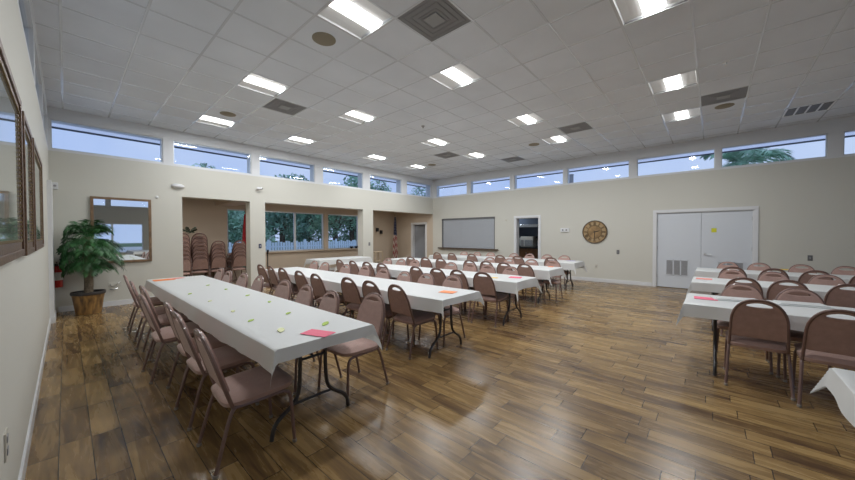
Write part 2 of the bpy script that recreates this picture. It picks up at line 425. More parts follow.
# windows ---------------------------------------------------------
wi = [0]
def window(axis, D, sgn, u0, u1, z0, z1, depth=.03, fr=.018, mull=(), fm=ALUM):
    """frame + pane inside an opening. axis 'x' means wall runs along x at y=D; sgn = outward direction"""
    wi[0] += 1
    root = sroot('window_%d' % wi[0], ((u0+u1)/2, D, z0) if axis == 'x' else (D, (u0+u1)/2, z0))
    h = (u1-u0)/2; H = z1-z0
    def bx(bm, a0, a1, d0, d1, zz0, zz1):
        d0, d1 = sorted((sgn*d0, sgn*d1))
        if axis == 'x': box(bm, a0, a1, d0, d1, zz0, zz1)
        else: box(bm, d0, d1, a0, a1, zz0, zz1)
    bm = BM()
    bx(bm, -h, h, depth, depth+.05, 0, fr); bx(bm, -h, h, depth, depth+.05, H-fr, H)
    bx(bm, -h, -h+fr, depth, depth+.05, fr, H-fr); bx(bm, h-fr, h, depth, depth+.05, fr, H-fr)
    for q in mull: bx(bm, q-(u0+u1)/2-fr*.8, q-(u0+u1)/2+fr*.8, depth-.005, depth+.055, fr, H-fr)
    obj('window_frame', bm, fm, root)
    bm = BM(); bx(bm, -h+fr*.5, h-fr*.5, depth+.022, depth+.027, fr*.5, H-fr*.5); obj('glass_pane', bm, GLASS, root)
for a, b in CLA: window('x', DA, 1, a, b, ZB, ZC)
for a, b in CLB: window('y', DB, 1, a, b, ZB, ZC-.05)
for a, b in CLC: window('y', DC, -1, a, b, 2.97, ZC)
for a, b in CLA: window('x', DD, -1, a, b, ZB, ZC)
for i, (a, b, c, d) in enumerate(AW): window('x', ALC, 1, a, b, c, d, depth=.05, fr=.04, mull=((5.52,) if i == 1 else ()), fm=ALUM)
for a, b, c, d in FW: window('x', DD, -1, a, b, c, d, depth=.05, fr=.05, mull=((a+b)/2,))
# dark downpipe outside by the last visible right-hand window is part of the outside
# baseboards
def bboard(name, segs, m=WHITE):
    bm = BM()
    for s in segs: box(bm, *s, 0, .10)
    struct(obj(name, bm, m))
bboard('baseboard_back', [(DC+.08, 1.742, DA-.015, DA), (3.156, 3.527, DA-.015, DA), (6.728, 7.159, DA-.015, DA)])
bboard('baseboard_right', [(DB-.015, DB, 5.20, DA), (DB-.015, DB, 1.20, 4.20), (DB-.015, DB, DD, -.80)])
bboard('baseboard_left', [(DC, DC+.012, DD, 7.80)])
bboard('baseboard_alcove', [(DC, 3.3, ALC-.015, ALC), (4.35, DB, ALC-.015, ALC), (DB-.015, DB, DA+TH, 9.24)])
# boxed-out chase in the far left corner
bm = BM(); box(bm, DC, DC+.048, 7.86, 8.55, 0, 2.28); box(bm, DC, DC+.060, 7.85, 8.55, 0, .10)
struct(obj('trim_5', bm, WHITE))
# door surrounds
def surround(name, y0, y1, zt, w=.075, x=DB):
    bm = BM()
    box(bm, x-.02, x, y0-w, y0, 0, zt); box(bm, x-.02, x, y1, y1+w, 0, zt); box(bm, x-.02, x, y0-w, y1+w, zt, zt+w)
    box(bm, x, x+.2, y0-.001, y0+.015, 0, zt); box(bm, x, x+.2, y1-.015, y1+.001, 0, zt); box(bm, x, x+.2, y0, y1, zt-.015, zt+.001)
    struct(obj(name, bm, WHITE))
surround('trim_6', KD[0], KD[1], KD[3]); surround('trim_7', DD2[0], DD2[1], DD2[3]); surround('trim_8', SIDED[0], SIDED[1], SIDED[3])

# double doors
def leaf(n, y0, y1, gy0, gy1, gz0, gz1, hy):
    root = sroot('door_%d' % n, (DB+.03, (y0+y1)/2, 0)); o = (y0+y1)/2
    bm = BM(); box(bm, 0, .045, y0-o, y1-o, .012, 1.934, .004); obj('door_panel', bm, DOORW, root)
    g = BM(); k = 3; w = (gy1-gy0)/k
    for i in range(k):
        a = gy0+i*w+.012-o; b = gy0+(i+1)*w-.012-o
        for j in range(14):
            z = gz0+.02+(gz1-gz0-.04)*j/14
            box(g, -.010, 0, a, b, z, z+(gz1-gz0-.04)/14*.62)
    gr = obj('louvre_grille', g, GREY, root)
    f = BM(); box(f, -.012, 0, gy0-o, gy1-o, gz0, gz0+.02); box(f, -.012, 0, gy0-o, gy1-o, gz1-.02, gz1)
    for i in range(k+1): yy = gy0+i*w-o; box(f, -.012, 0, yy-.012, yy+.012, gz0, gz1)
    obj('grille_frame', f, DOORW, gr)
    if hy is not None:
        h = BM(); disc_on(h, (-.008, hy-o, .90), 'x', .028, .016, 20); tube(h, [(-.01, hy-o, .90), (-.045, hy-o, .90), (-.05, hy-o-.02, .90), (-.05, hy-o-.12, .895)], .009)
        obj('door_handle', h, CHROME, root, True)
    hg = BM()
    for z in (.25, 1.0, 1.7):
        ye = (y1-.006 if hy is None else y0+.006)-o
        tube(hg, [(-.006, ye, z), (-.006, ye, z+.09)], .007)
    obj('hinge', hg, CHROME, root)
    return root
leaf(1, .208, 1.094, .45, .90, .33, .74, None)
leaf(2, -.684, .204, -.55, -.10, .33, .74, .13)
# side door in the alcove, slightly open
root = sroot('door_3', (DB+.12, SIDED[1]-.02, 0)); root.rotation_euler = (0, 0, math.radians(24))
bm = BM(); box(bm, 0, .04, -.74, 0, .01, 1.84, .004); obj('door_panel', bm, mat('grey_door_paint', (.23, .24, .26), .45), root)
bm = BM(); tube(bm, [(0, -.68, .9), (-.05, -.68, .9), (-.05, -.58, .9)], .009); obj('door_handle', bm, CHROME, root, True)
bm = BM(); box(bm, DB+.2, DB+1.6, 9.206, ALC+.1, -.01, 0.0); box(bm, DB+1.55, DB+1.6, 9.206, ALC+.1, 0, 2.4); box(bm, DB+.2, DB+1.6, ALC, ALC+.1, 0, 2.4); box(bm, DB+.2, DB+1.6, 9.206, ALC+.1, 2.4, 2.45)
struct(obj('wall_passage', bm, mat('passage_paint', (.35, .35, .36), .6)))
# serving hatch
root = sroot('window_40', (DB, (HATCH[0]+HATCH[1])/2, HATCH[2])); hw = (HATCH[1]-HATCH[0])/2; hh = HATCH[3]-HATCH[2]
bm = BM(); n = 26
for i in range(n):
    z = hh*i/n
    box(bm, .055, .065, -hw, hw, z, z+hh/n*.94); box(bm, .050, .056, -hw, hw, z+hh/n*.35, z+hh/n*.65)
obj('roller_shutter', bm, SHUT, root)
bm = BM(); box(bm, .01, .075, -hw, -hw+.04, 0, hh); box(bm, .01, .075, hw-.04, hw, 0, hh); box(bm, .01, .09, -hw, hw, hh-.05, hh)
obj('shutter_frame', bm, DGREY, root)
bm = BM(); box(bm, -.10, .2, -hw-.14, hw+.14, -.05, 0, .005); obj('window_sill', bm, WOODD, root)
# kitchen shell
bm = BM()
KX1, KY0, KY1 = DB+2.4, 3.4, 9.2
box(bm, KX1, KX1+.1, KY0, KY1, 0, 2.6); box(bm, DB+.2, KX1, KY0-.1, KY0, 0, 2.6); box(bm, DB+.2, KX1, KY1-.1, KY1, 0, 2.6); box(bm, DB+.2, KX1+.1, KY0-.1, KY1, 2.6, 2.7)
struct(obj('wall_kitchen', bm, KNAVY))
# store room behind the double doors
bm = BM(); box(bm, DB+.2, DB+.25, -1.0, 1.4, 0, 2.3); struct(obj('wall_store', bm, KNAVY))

# ================================================================ CEILING FITTINGS
def make_light():
    t = thing('ceiling_light', 'x', 'ceiling light', group='square ceiling lights')
    h = TILE/2
    bm = BM()
    for (x0, x1, y0, y1) in ((-h, h, -h, -h+.018), (-h, h, h-.018, h), (-h, -h+.018, -h+.018, h-.018), (h-.018, h, -h+.018, h-.018)): box(bm, x0, x1, y0, y1, -.003, .012)
    obj('frame', bm, REFL, t)
    bm = BM(); q = h-.018
    prof = [(-q, .0), (-q+.01, .013), (-.20, .027), (-.12, .036), (.12, .036), (.20, .027), (q-.01, .013), (q, .0)]
    R1 = [bm.verts.new((-q, y, z)) for y, z in prof]; R2 = [bm.verts.new((q, y, z)) for y, z in prof]
    for i in range(len(prof)-1): bm.faces.new((R1[i], R2[i], R2[i+1], R1[i+1]))
    bm.faces.new(R1); bm.faces.new(R2[::-1])
    obj('reflector', bm, REFL, t)
    bm = BM(); A = []; B = []
    for y, z in ((-.098, .034), (-.094, .022), (-.086, .013), (.086, .013), (.094, .022), (.098, .034)):
        A.append(bm.verts.new((-q+.004, y, z))); B.append(bm.verts.new((q-.004, y, z)))
    for i in range(5): bm.faces.new((A[i], A[i+1], B[i+1], B[i]))
    bm.faces.new(A[::-1]); bm.faces.new(B)
    obj('diffuser', bm, EMITM, t)
    ld = bpy.data.lights.new('lamp', 'AREA'); ld.shape = 'RECTANGLE'; ld.size = .52; ld.size_y = .165; ld.energy = LAMP_W; ld.color = (.965, .985, 1)
    lo = bpy.data.objects.new('lamp', ld); COL.objects.link(lo); lo.parent = t; lo.location = (0, 0, .009)
    return t
L0 = make_light(); first = True
rowname = {1: 'nearest the right-hand tables', 5: 'in the row over the near table ends', 9: 'in the middle row', 13: 'in the row nearest the back wall'}
for iy in LY:
    k = 0
    for ix in LX:
        if (ix, iy) not in lights: continue
        o = L0 if first else copy_tree(L0); first = False
        x, y = tile(ix, iy); o.location = (x+TILE/2, y+TILE/2, CEIL)
        o['label'] = 'lit square ceiling light, %s from left %s' % (ORD[k], rowname[iy]); k += 1
vl = ['dark grey square air diffuser in ceiling above the camera, largest of the diffusers', 'grey square diffuser between lights above the leftmost table',
      'grey ceiling diffuser over the fourth table near its front end', 'grey ceiling diffuser at right, above the double doors side',
      'small grey diffuser far back over the fourth long table', 'grey ceiling diffuser close to wall above kitchen doorway']
def make_vent():
    t = thing('ceiling_diffuser', 'x', 'air vent', group='square ceiling air diffusers'); h = TILE/2
    bm = BM(); box(bm, -h, h, -h, h, .0, .02)
    obj('plate', bm, VENTM, t)
    bm = BM()
    for q in (.24, .18, .12):
        for s in (-1, 1):
            box(bm, -q, q, s*q-.006, s*q+.006, -.004, 0); box(bm, s*q-.006, s*q+.006, -q, q, -.004, 0)
    obj('louvre', bm, VENTM, t)
    bm = BM(); box(bm, -.085, .085, -.085, .085, -.010, -.001); obj('centre_plate', bm, VENTC, t)
    return t
V0 = make_vent()
for i, (ix, iy) in enumerate(vents['diffuser']):
    o = V0 if i == 0 else copy_tree(V0); x, y = tile(ix, iy); o.location = (x+TILE/2, y+TILE/2, CEIL); o['label'] = vl[i]
x, y = tile(15, -2)
t = thing('return_air_grille', 'white framed return air grille with four dark slots above right wall', 'air vent', (x+TILE/2, y+TILE/2, CEIL)); h = TILE/2
bm = BM(); box(bm, -h, h, -h, h, .0, .02); obj('dark_backing', bm, DGREY, t)
bm = BM()
for s in range(5): yy = -h+.012+s*(TILE-.024)/4; box(bm, -h, h, yy-.012, yy+.012, -.008, .001)
for s in (-1, 1): box(bm, s*(h-.012)-.012, s*(h-.012)+.012, -h, h, -.008, .001)
obj('frame', bm, REFL, t)
sp = [((2.064, 3.462), 'round beige speaker grille in ceiling beside the largest diffuser'), ((2.095, 6.961), 'round speaker grille in ceiling near back wall, over leftmost table'),
      ((7.976, -.143), 'round speaker grille in ceiling near the right-hand wall vent'), ((8.066, 3.47), 'round ceiling speaker grille between lights toward kitchen doorway'), ((8.118, 6.997), 'small round ceiling speaker grille in the far corner')]
SPK = mat('speaker_grille_beige', (.27, .235, .17), .7)
S0 = None
for (x, y), lb in sp:
    if S0 is None:
        S0 = thing('ceiling_speaker', lb, 'speaker', group='round ceiling speakers')
        bm = BM(); lathe(bm, [(.115, 0), (.115, -.008), (.09, -.014), (.02, -.017)], 28); obj('grille', bm, SPK, S0, True)
        bm = BM(); lathe(bm, [(.135, .002), (.135, -.005), (.128, -.010), (.115, -.010), (.115, .0)], 28); obj('rim', bm, SPK, S0, True)
        o = S0
    else: o = copy_tree(S0)
    o.location = (x, y, CEIL); o['label'] = lb
for i, ((x, y), lb) in enumerate([((5.1, 4.646), 'tiny round sprinkler head on ceiling in mid room'), ((5.955, -.116), 'tiny white sprinkler head on ceiling above right-hand tables')]):
    t = thing('sprinkler_head', lb, 'sprinkler', (x, y, CEIL))
    bm = BM(); lathe(bm, [(.04, 0), (.04, -.006), (.012, -.01), (.012, -.035), (.02, -.037), (.02, -.04)], 16); obj('cap', bm, GREY if i == 0 else WHITE, t, True)

for i, (x, y, z, w, lb) in enumerate([(1.6, 9.62, ALCZ, 12, 'added unseen light inside the left alcove, above its header'), (5.2, 9.62, ALCZ, 15, 'added unseen light inside the middle alcove, above its header'), (8.9, 9.62, ALCZ, 12, 'added unseen light inside the right alcove, above its header'), (DB+1.3, 6.4, 2.6, 16, 'added unseen light in the kitchen behind the doorway')]):  # unseen lamps added to brighten the dark alcoves and kitchen
    o = copy_tree(L0); o.location = (x, y, z-.10); o['label'] = lb; o['group'] = 'unseen lights added in the side rooms'
    ld = bpy.data.lights.new('lamp', 'AREA'); ld.shape = 'RECTANGLE'; ld.size = .52; ld.size_y = .21; ld.energy = w; ld.color = (1, .96, .90) if i < 3 else (.85, .93, 1)
    for c in o.children:
        if c.type == 'LIGHT': c.data = ld
# ================================================================ CHAIRS
def back_x(z): return -.138-.30*(z-.37)-.06*max(0, (z-.37))*(.82-z)
def back_hw(z):
    return .186-.008*(z-.42)/.18
def arch(z0, z1, n=22, inset=0):
    """closed right-to-left outline points (y,z) up one side, over the dome and down"""
    L = []
    for i in range(n+1):
        a = i/n
        z = z0+(.60-z0)*min(1, a*2.2) if a*2.2 <= 1 else .60+(.22-inset)*math.sin((a*2.2-1)/1.2*math.pi/2)
        if a*2.2 <= 1: hw = back_hw(z)-inset
        else: hw = (.178-inset)*max(0, math.cos((a*2.2-1)/1.2*math.pi/2))**.80
        L.append((hw, z))
    return L
def build_chair():
    t = thing('banquet_chair', 'x', 'chair')
    # seat cushion
    bm = BM(); NU, NV = 14, 14; top = {}; bot = {}
    def sq(u, v):
        ex = 5.0; r = max(abs(u), abs(v))
        if r == 0: return 0, 0
        k = r/((abs(u)**ex+abs(v)**ex)**(1/ex)); return u*k, v*k
    for i in range(NU+1):
        for j in range(NV+1):
            u, v = sq(-1+2*i/NU, -1+2*j/NV); wy = .215-.012*(1-u)/2
            x = .03+.215*u; y = wy*v; rr = max(abs(-1+2*i/NU), abs(-1+2*j/NV))
            top[i, j] = bm.verts.new((x, y, .402+.05*x+.044*(1-rr**6)*(1-.12*(u*u+v*v))))
            bot[i, j] = bm.verts.new((x*.97+.001, y*.97, .374+.05*x))
    for i in range(NU):
        for j in range(NV):
            bm.faces.new((top[i, j], top[i+1, j], top[i+1, j+1], top[i, j+1])); bm.faces.new((bot[i, j], bot[i, j+1], bot[i+1, j+1], bot[i+1, j]))
    for i in range(NU):
        bm.faces.new((top[i+1, 0], top[i, 0], bot[i, 0], bot[i+1, 0])); bm.faces.new((top[i, NV], top[i+1, NV], bot[i+1, NV], bot[i, NV]))
        bm.faces.new((top[0, i], top[0, i+1], bot[0, i+1], bot[0, i])); bm.faces.new((top[NU, i+1], top[NU, i], bot[NU, i], bot[NU, i+1]))
    obj('seat', bm, FABRIC, t, True)
    # backrest with a hand slot
    bm = BM()
    A = arch(.462, .822, 20, .004)
    out = [(y, z) for y, z in A]+[(-y, z) for y, z in A[::-1][1:]]
    NH = 20; hole = []
    for k in range(NH):
        a = 2*math.pi*k/NH; hole.append((.088*math.cos(a), .772+.020*math.sin(a)*abs(math.sin(a))**.5-.010*math.cos(a)**2))
    def ring(L): 
        vs = [bm.verts.new((0, y, z)) for y, z in L]; return [bm.edges.new((vs[i], vs[(i+1) % len(vs)])) for i in range(len(vs))]
    e = ring(out)+ring(hole)
    bmesh.ops.triangle_fill(bm, use_beauty=True, use_dissolve=False, edges=e)
    r = bmesh.ops.extrude_face_region(bm, geom=list(bm.faces))
    nv = {v for v in r['geom'] if isinstance(v, bmesh.types.BMVert)}
    for v in bm.verts:
        z = v.co.z; v.co.x = back_x(z)+(.022 if v in nv else -.008)
    bmesh.ops.recalc_face_normals(bm, faces=bm.faces)
    es = [ed for ed in bm.edges if len(ed.link_faces) == 2 and ed.calc_face_angle(0) > 1.0]
    bmesh.ops.bevel(bm, geom=es, offset=.006, segments=2, affect='EDGES')
    obj('backrest', bm, FABRIC, t, True)
    # tubular back frame
    bm = BM(); A = arch(.365, .82, 22, .002)
    P = [(back_x(z), y, z) for y, z in A]+[(back_x(z), -y, z) for y, z in A[::-1][1:]]
    tube(bm, P, .0115, 8); obj('back_frame', bm, FRAME, t, True)
    bm = BM()
    for s in (-1, 1): tube(bm, smoothpath([(-.140, s*.182, .372), (-.13, s*.187, .362), (.0, s*.19, .362), (.14, s*.192, .366)], 2), .0115, 8)
    tube(bm, [(.12, -.19, .366), (.12, .19, .366)], .010, 8); tube(bm, [(-.13, -.186, .362), (-.13, .186, .362)], .010, 8)
    obj('seat_frame', bm, FRAME, t, True)
    for fx, s in ((1, 1), (1, -1), (-1, 1), (-1, -1)):
        bm = BM()
        if fx > 0: P = smoothpath([(.125, s*.192, .366), (.185, s*.194, .36), (.205, s*.198, .315), (.214, s*.204, .16), (.224, s*.208, .012)], 2); end = P[-1]
        else: P = smoothpath([(-.12, s*.188, .366), (-.148, s*.19, .340), (-.188, s*.197, .20), (-.235, s*.207, .012)], 2); end = P[-1]
        tube(bm, P, .0115, 8); lg = obj('leg', bm, FRAME, t, True)
        bm = BM(); lathe(bm, [(.011, .0), (.0145, .003), (.0145, .02), (.012, .022)], 10, (end.x, end.y, 0)); obj('glide', bm, GLIDE, lg, True)
    return t
CH0 = build_chair(); ch_used = [False]
def put_chair(x, y, rz, label, group, z=0):
    o = copy_tree(CH0) if ch_used[0] else CH0
    ch_used[0] = True
    o.location = (x, y, z); o.rotation_euler = (0, 0, rz); o['label'] = label; o['group'] = group
    return o
rows = {
 ('T1', -1): [(.55, 6.36), (.53, 5.45), (.56, 4.89), (.47, 4.15), (.56, 3.5), (.53, 3.0), (.52, 2.32)],
 ('T1', 1): [(1.82, 6.47), (1.75, 5.83), (1.80, 5.30), (1.83, 4.80), (1.86, 4.05), (1.85, 3.5), (1.82, 2.93), (2.01, 2.46)],
 ('T2', -1): [(2.56, 6.63), (2.56, 6.15), (2.50, 5.66), (2.47, 4.98), (2.44, 4.41), (2.60, 3.70), (2.51, 3.22), (2.52, 2.72)],
 ('T2', 1): [(3.67, 6.59), (3.62, 6.06), (3.65, 5.35), (3.69, 4.80), (3.57, 4.14), (3.53, 3.61), (3.55, 3.16), (3.60, 2.70)],
 ('T3', -1): [(4.31, 6.50), (4.24, 5.98), (4.33, 5.50), (4.29, 5.02), (4.21, 4.04), (4.27, 3.56), (4.24, 3.11), (4.22, 2.65)],
 ('T3', 1): [(5.28, 5.98), (5.30, 5.52), (5.28, 5.06), (5.30, 4.03), (5.38, 3.62), (5.32, 3.16), (5.26, 2.68)],
 ('T4', -1): [(5.97, 5.92), (6.05, 5.46), (6.06, 4.95), (6.08, 4.12), (6.06, 3.67), (5.95, 3.2), (5.96, 2.75)],
 ('T4', 1): [(7.14, 4.20), (7.06, 3.64), (7.12, 3.10), (7.12, 2.60)],
 ('T5', -1): [(7.96, 6.68), (8.05, 6.10), (8.02, 5.37), (8.05, 4.42), (7.98, 3.90), (8.00, 3.02)],
 ('T5', 1): [(8.98, 6.28), (9.0, 5.80), (8.98, 5.25), (9.07, 4.50), (9.07, 4.03), (9.1, 3.52), (9.0, 3.0)],
 ('R1', -1): [(3.99, -.315), (3.86, -.755)], ('R1', 1): [(5.14, -.25), (5.08, -.69)],
 ('R2', -1): [(5.90, -.30), (5.93, -.73), (5.90, -1.18)], ('R2', 1): [(7.06, -.23), (7.06, -.70), (7.04, -1.19)],
 ('R3', -1): [(7.72, -.26), (7.76, -.75), (7.76, -1.22), (7.76, -1.70)], ('R3', 1): [(9.03, -.24), (9.06, -.68), (9.08, -1.25), (9.06, -1.74)],
}
RN = {'T1': 'the leftmost long table', 'T2': 'the second long table', 'T3': 'the third long table', 'T4': 'the fourth long table', 'T5': 'the kitchen-wall table',
      'R1': 'the front right-hand table', 'R2': 'the middle right-hand table', 'R3': 'the rearmost right-hand table'}
rj = random.Random(3)
for (tb, side), L in rows.items():
    L = sorted(L, key=lambda p: p[1]) if tb[0] == 'T' else sorted(L, key=lambda p: -p[1])
    for i, (tx, ty) in enumerate(L):
        a = math.radians(rj.uniform(-4, 4))
        if side < 0: tx = min(tx, {'T2': 2.51, 'T3': 4.22, 'T4': 6.03, 'T5': 8.00}.get(tb, 99))
        if tb[0] == 'T':
            lb = 'mauve padded chair, %s from near end, on %s side of %s' % (ORD[i], 'left' if side < 0 else 'right', RN[tb])
        else:
            lb = 'mauve padded chair, %s from left, on %s side of %s' % (ORD[i], 'near' if side < 0 else 'far', RN[tb])
        put_chair(tx-side*.273, ty, (0 if side < 0 else math.pi)+a, lb, 'mauve chairs around the long tables')
# stacks in the alcove, seen from behind
sk = [(1.98, 10.45, 7, 'leftmost'), (2.45, 10.65, 7, 'second'), (2.87, 10.72, 5, 'third'), (3.42, 10.72, 5, 'rightmost')]
for sx, sy, n, nm in sk:
    for k in range(n):
        put_chair(sx, sy+.012*k, math.pi/2+math.radians({'leftmost': 4, 'second': -6, 'third': 3, 'rightmost': 2}[nm]), 'mauve chair in the %s alcove stack, %s from the bottom' % (nm, ORD[k]), 'chairs stacked in the left alcove', z=.105*k)
put_chair(3.16, 10.95, math.radians(200), 'mauve chair standing turned between the third and rightmost alcove stacks', 'chairs stacked in the left alcove')

# ================================================================ TABLES
def leg_set(yc, sgn):
    bm = BM()
    for s in (-1, 1):
        P = smoothpath([(s*.10, yc, ZT-.03), (s*.10, yc, .33), (s*.13, yc, .21), (s*.285, yc+0, .12), (s*.305, yc, .01)], 3)
        tube(bm, P, .0145, 8)
    tube(bm, [(-.14, yc, .20), (.14, yc, .20)], .010, 8); tube(bm, [(-.10, yc, .50), (.10, yc, .50)], .010, 8)
    tube(bm, [(0, yc, .50), (0, yc+sgn*.42, ZT-.03)], .008, 8)
    return bm
def make_table():
    t = thing('folding_table', 'x', 'table', group='folding tables under white cloths')
    bm = BM(); box(bm, -.36, .36, -1.155, 1.155, ZT-.025, ZT-.003, .006); obj('tabletop', bm, TTOP, t)
    bm = BM(); box(bm, -.34, .34, -1.13, 1.13, ZT-.05, ZT-.025); obj('apron', bm, STEELD, t)
    for s in (-1, 1):
        bm = leg_set(s*.93, -s); obj('leg', bm, STEELD, t, True)
    return t
TB0 = make_table(); tb_used = [False]
def put_table(x, y, rz, label):
    o = copy_tree(TB0) if tb_used[0] else TB0; tb_used[0] = True
    o.location = (x, y, 0); o.rotation_euler = (0, 0, rz); o['label'] = label
    return o
def cloth(cx, cy, L, rz, label, oh=.15, ohe=.13, seed=1, W=.73):
    rnd = random.Random(seed); ph = [rnd.uniform(0, 6.3) for _ in range(8)]
    bm = BM(); hx, hy = W/2, L/2
    def axis(h, o, step):
        inner = [-h+2*h*i/max(1, round(2*h/step)) for i in range(round(2*h/step)+1)]
        k = 10; skirt = [h+o*(i+1)/k for i in range(k)]
        return [-q for q in skirt[::-1]]+inner+skirt
    U = axis(hx, oh, .06); V = axis(hy, ohe, .045); g = {}
    for i, u in enumerate(U):
        for j, v in enumerate(V):
            du, dv = max(0, abs(u)-hx), max(0, abs(v)-hy); su, sv = (1 if u > 0 else -1), (1 if v > 0 else -1)
            m = min(du, dv); M_ = max(du, dv)
            x = min(max(u, -hx), hx); y = min(max(v, -hy), hy); z = .004+.0012*math.sin(u*9+ph[0])*math.sin(v*5+ph[1])
            if M_ > 0:
                drop = max(0, M_-.008)+.75*m
                fx = du/oh; fy = dv/ohe
                rip = .005*math.sin(v*13+ph[2])*fx+.002*math.sin(v*31+ph[3])*fx
                rip2 = .006*math.sin(u*15+ph[4])*fy
                if du > 0: x += su*(.010+.018*fx+rip+.32*m)
                if dv > 0: y += sv*(.010+.018*fy+rip2+.32*m)
                if m > 0: z -= .0
                z -= drop*(1+.08*math.sin(v*3.1+ph[5])+.06*math.sin(u*7+ph[6]))
            g[i, j] = bm.verts.new((x, y, z))
    for i in range(len(U)-1):
        for j in range(len(V)-1): bm.faces.new((g[i, j], g[i+1, j], g[i+1, j+1], g[i, j+1]))
    o = obj('tablecloth', bm, CLOTH, None, True)
    o.location = (cx, cy, ZT); o.rotation_euler = (0, 0, rz)
    tag(o, label, 'tablecloth', 'white plastic tablecloths')
TR = {'T1': (1.205, 1.98), 'T2': (3.0, 2.14), 'T3': (4.71, 2.14), 'T4': (6.55, 2.36), 'T5': (8.52, 2.50)}
for i, (k, (x, y0)) in enumerate(TR.items()):
    put_table(x, y0+1.16, 0, 'folding table at the near end of '+RN[k].replace('table', 'table row'))
    put_table(x, y0+3.48, 0, 'folding table at the far end of '+RN[k].replace('table', 'table row'))
    cloth(x, y0+2.32, 4.64, 0, 'white plastic cloth over '+RN[k], W=(.73, .70, .70, .72, .73)[i], oh=(.15, .15, .16, .20, .20)[i], ohe=(.085, .085, .13, .16, .14)[i], seed=i+2)
RR = {'R1': (4.50, .20), 'R2': (6.42, .21), 'R3': (8.30, .22)}
for i, (k, (x, y0)) in enumerate(RR.items()):
    put_table(x, y0-1.16, 0, 'folding table under the cloth of '+RN[k]); cloth(x, y0-1.16, 2.32, 0, 'white plastic cloth over '+RN[k], seed=i+12)
put_table(2.27, -.48-1.16, 0, 'folding table mostly outside the frame at the right edge'); cloth(2.27, -.48-1.16, 2.32, 0, 'white plastic cloth corner poking in at the right edge of the photo', oh=.13, ohe=.13, seed=31)
put_table(5.47, 8.38, math.pi/2, 'folding table set crosswise before the alcove windows').scale = (1, .74, 1); cloth(5.47, 8.38, 1.74, math.pi/2, 'white cloth over the crosswise table before the alcove windows', seed=41)

# papers on the tables
def paper(name, x, y, w, l, rz, m, label, cat, group=None, z=ZT+.0065, shape='rect'):
    bm = BM()
    if shape == 'rect': box(bm, -w/2, w/2, -l/2, l/2, 0, .002)
    else:
        n = 12; pts = [(w/2*math.cos(2*math.pi*k/n)*(1+.25*math.cos(4*math.pi*k/n)), l/2*math.sin(2*math.pi*k/n)) for k in range(n)]
        a = [bm.verts.new((px, py, 0)) for px, py in pts]; b = [bm.verts.new((px, py, .0025+.004*(abs(px)/w))) for px, py in pts]
        bm.faces.new(a[::-1]); bm.faces.new(b)
        for k in range(n): bm.faces.new((a[k], a[(k+1) % n], b[(k+1) % n], b[k]))
    o = obj(name, bm, m); o.location = (x, y, z); o.rotation_euler = (0, 0, rz); return tag(o, label, cat, group)
def fz(px, py, z=ZT):
    d = r_*((px-427.5)/320.94)-u_*((py-240)/320.94)+f_; t = (z-1.4)/d.z
    return d.x*t, d.y*t
x, y = fz(318, 334); paper('paper_sheet', x, y, .12, .215, .35, PINK, 'pink paper sheet at the near end of the leftmost table', 'paper', 'paper signs on the tables')
x, y = fz(164, 280.3); paper('paper_sheet', x, y, .26, .20, 0, DORANGE, 'deep orange card at the far end of the leftmost table', 'paper', 'paper signs on the tables')
x, y = fz(176, 278.8); paper('paper_sheet', x, y, .2, .14, .2, SALMON, 'salmon pink paper beside the deep orange card, leftmost table', 'paper', 'paper signs on the tables', z=ZT+.0075)
x, y = fz(448, 292.5); paper('paper_sheet', x, y, .15, .19, .2, ORANGE, 'orange paper sheet at the near end of the second long table', 'paper', 'paper signs on the tables')
x, y = fz(515.5, 277.8); paper('paper_sheet', x, y, .18, .19, .3, PINK, 'pink paper sheet at the near end of the third long table', 'paper', 'paper signs on the tables')
x, y = fz(494.5, 278.2); paper('paper_sheet', x, y, .08, .10, .3, YELLOW, 'small yellow paper near the pink sheet on the third table', 'paper', 'paper signs on the tables')
x, y = fz(551, 267); paper('paper_sheet', x, y, .16, .10, .2, ORANGE, 'pale orange paper at the near end of the fourth long table', 'paper', 'paper signs on the tables')
x, y = fz(571, 261); paper('paper_sheet', x, y, .22, .18, 0, LILAC, 'lilac paper on the table beside the kitchen wall', 'paper', 'paper signs on the tables')
x, y = fz(705.5, 299); paper('paper_sheet', x, y, .17, .19, .05, PINK, 'pink paper sheet on the front right-hand table', 'paper', 'paper signs on the tables')
x, y = fz(704, 279.3); paper('paper_sheet', x, y, .18, .19, 0, SALMON, 'salmon pink paper on the middle right-hand table', 'paper', 'paper signs on the tables')
x, y = fz(786, 270); paper('paper_sheet', x, y, .2, .25, 0, YELLOW, 'yellow paper on the rearmost right-hand table', 'paper', 'paper signs on the tables', z=ZT+.008)
def plate(px, py, lb):
    x, y = fz(px, py); t = thing('folded_cloth', lb, 'folded cloth', (x, y, ZT+.006), .2, 'spare white cloths on the front right-hand table')
    bm = BM(); box(bm, -.11, .11, -.19, .19, 0, .008, .003); obj('lower_fold', bm, CLOTH, t)
    bm = BM(); box(bm, -.085, .10, -.17, .16, .008, .016, .003); obj('upper_fold', bm, CLOTH, t)
plate(736, 300.5, 'flat folded white plastic lying right of the pink paper'); plate(800, 305.5, 'flat folded white plastic at the right on the front right-hand table')
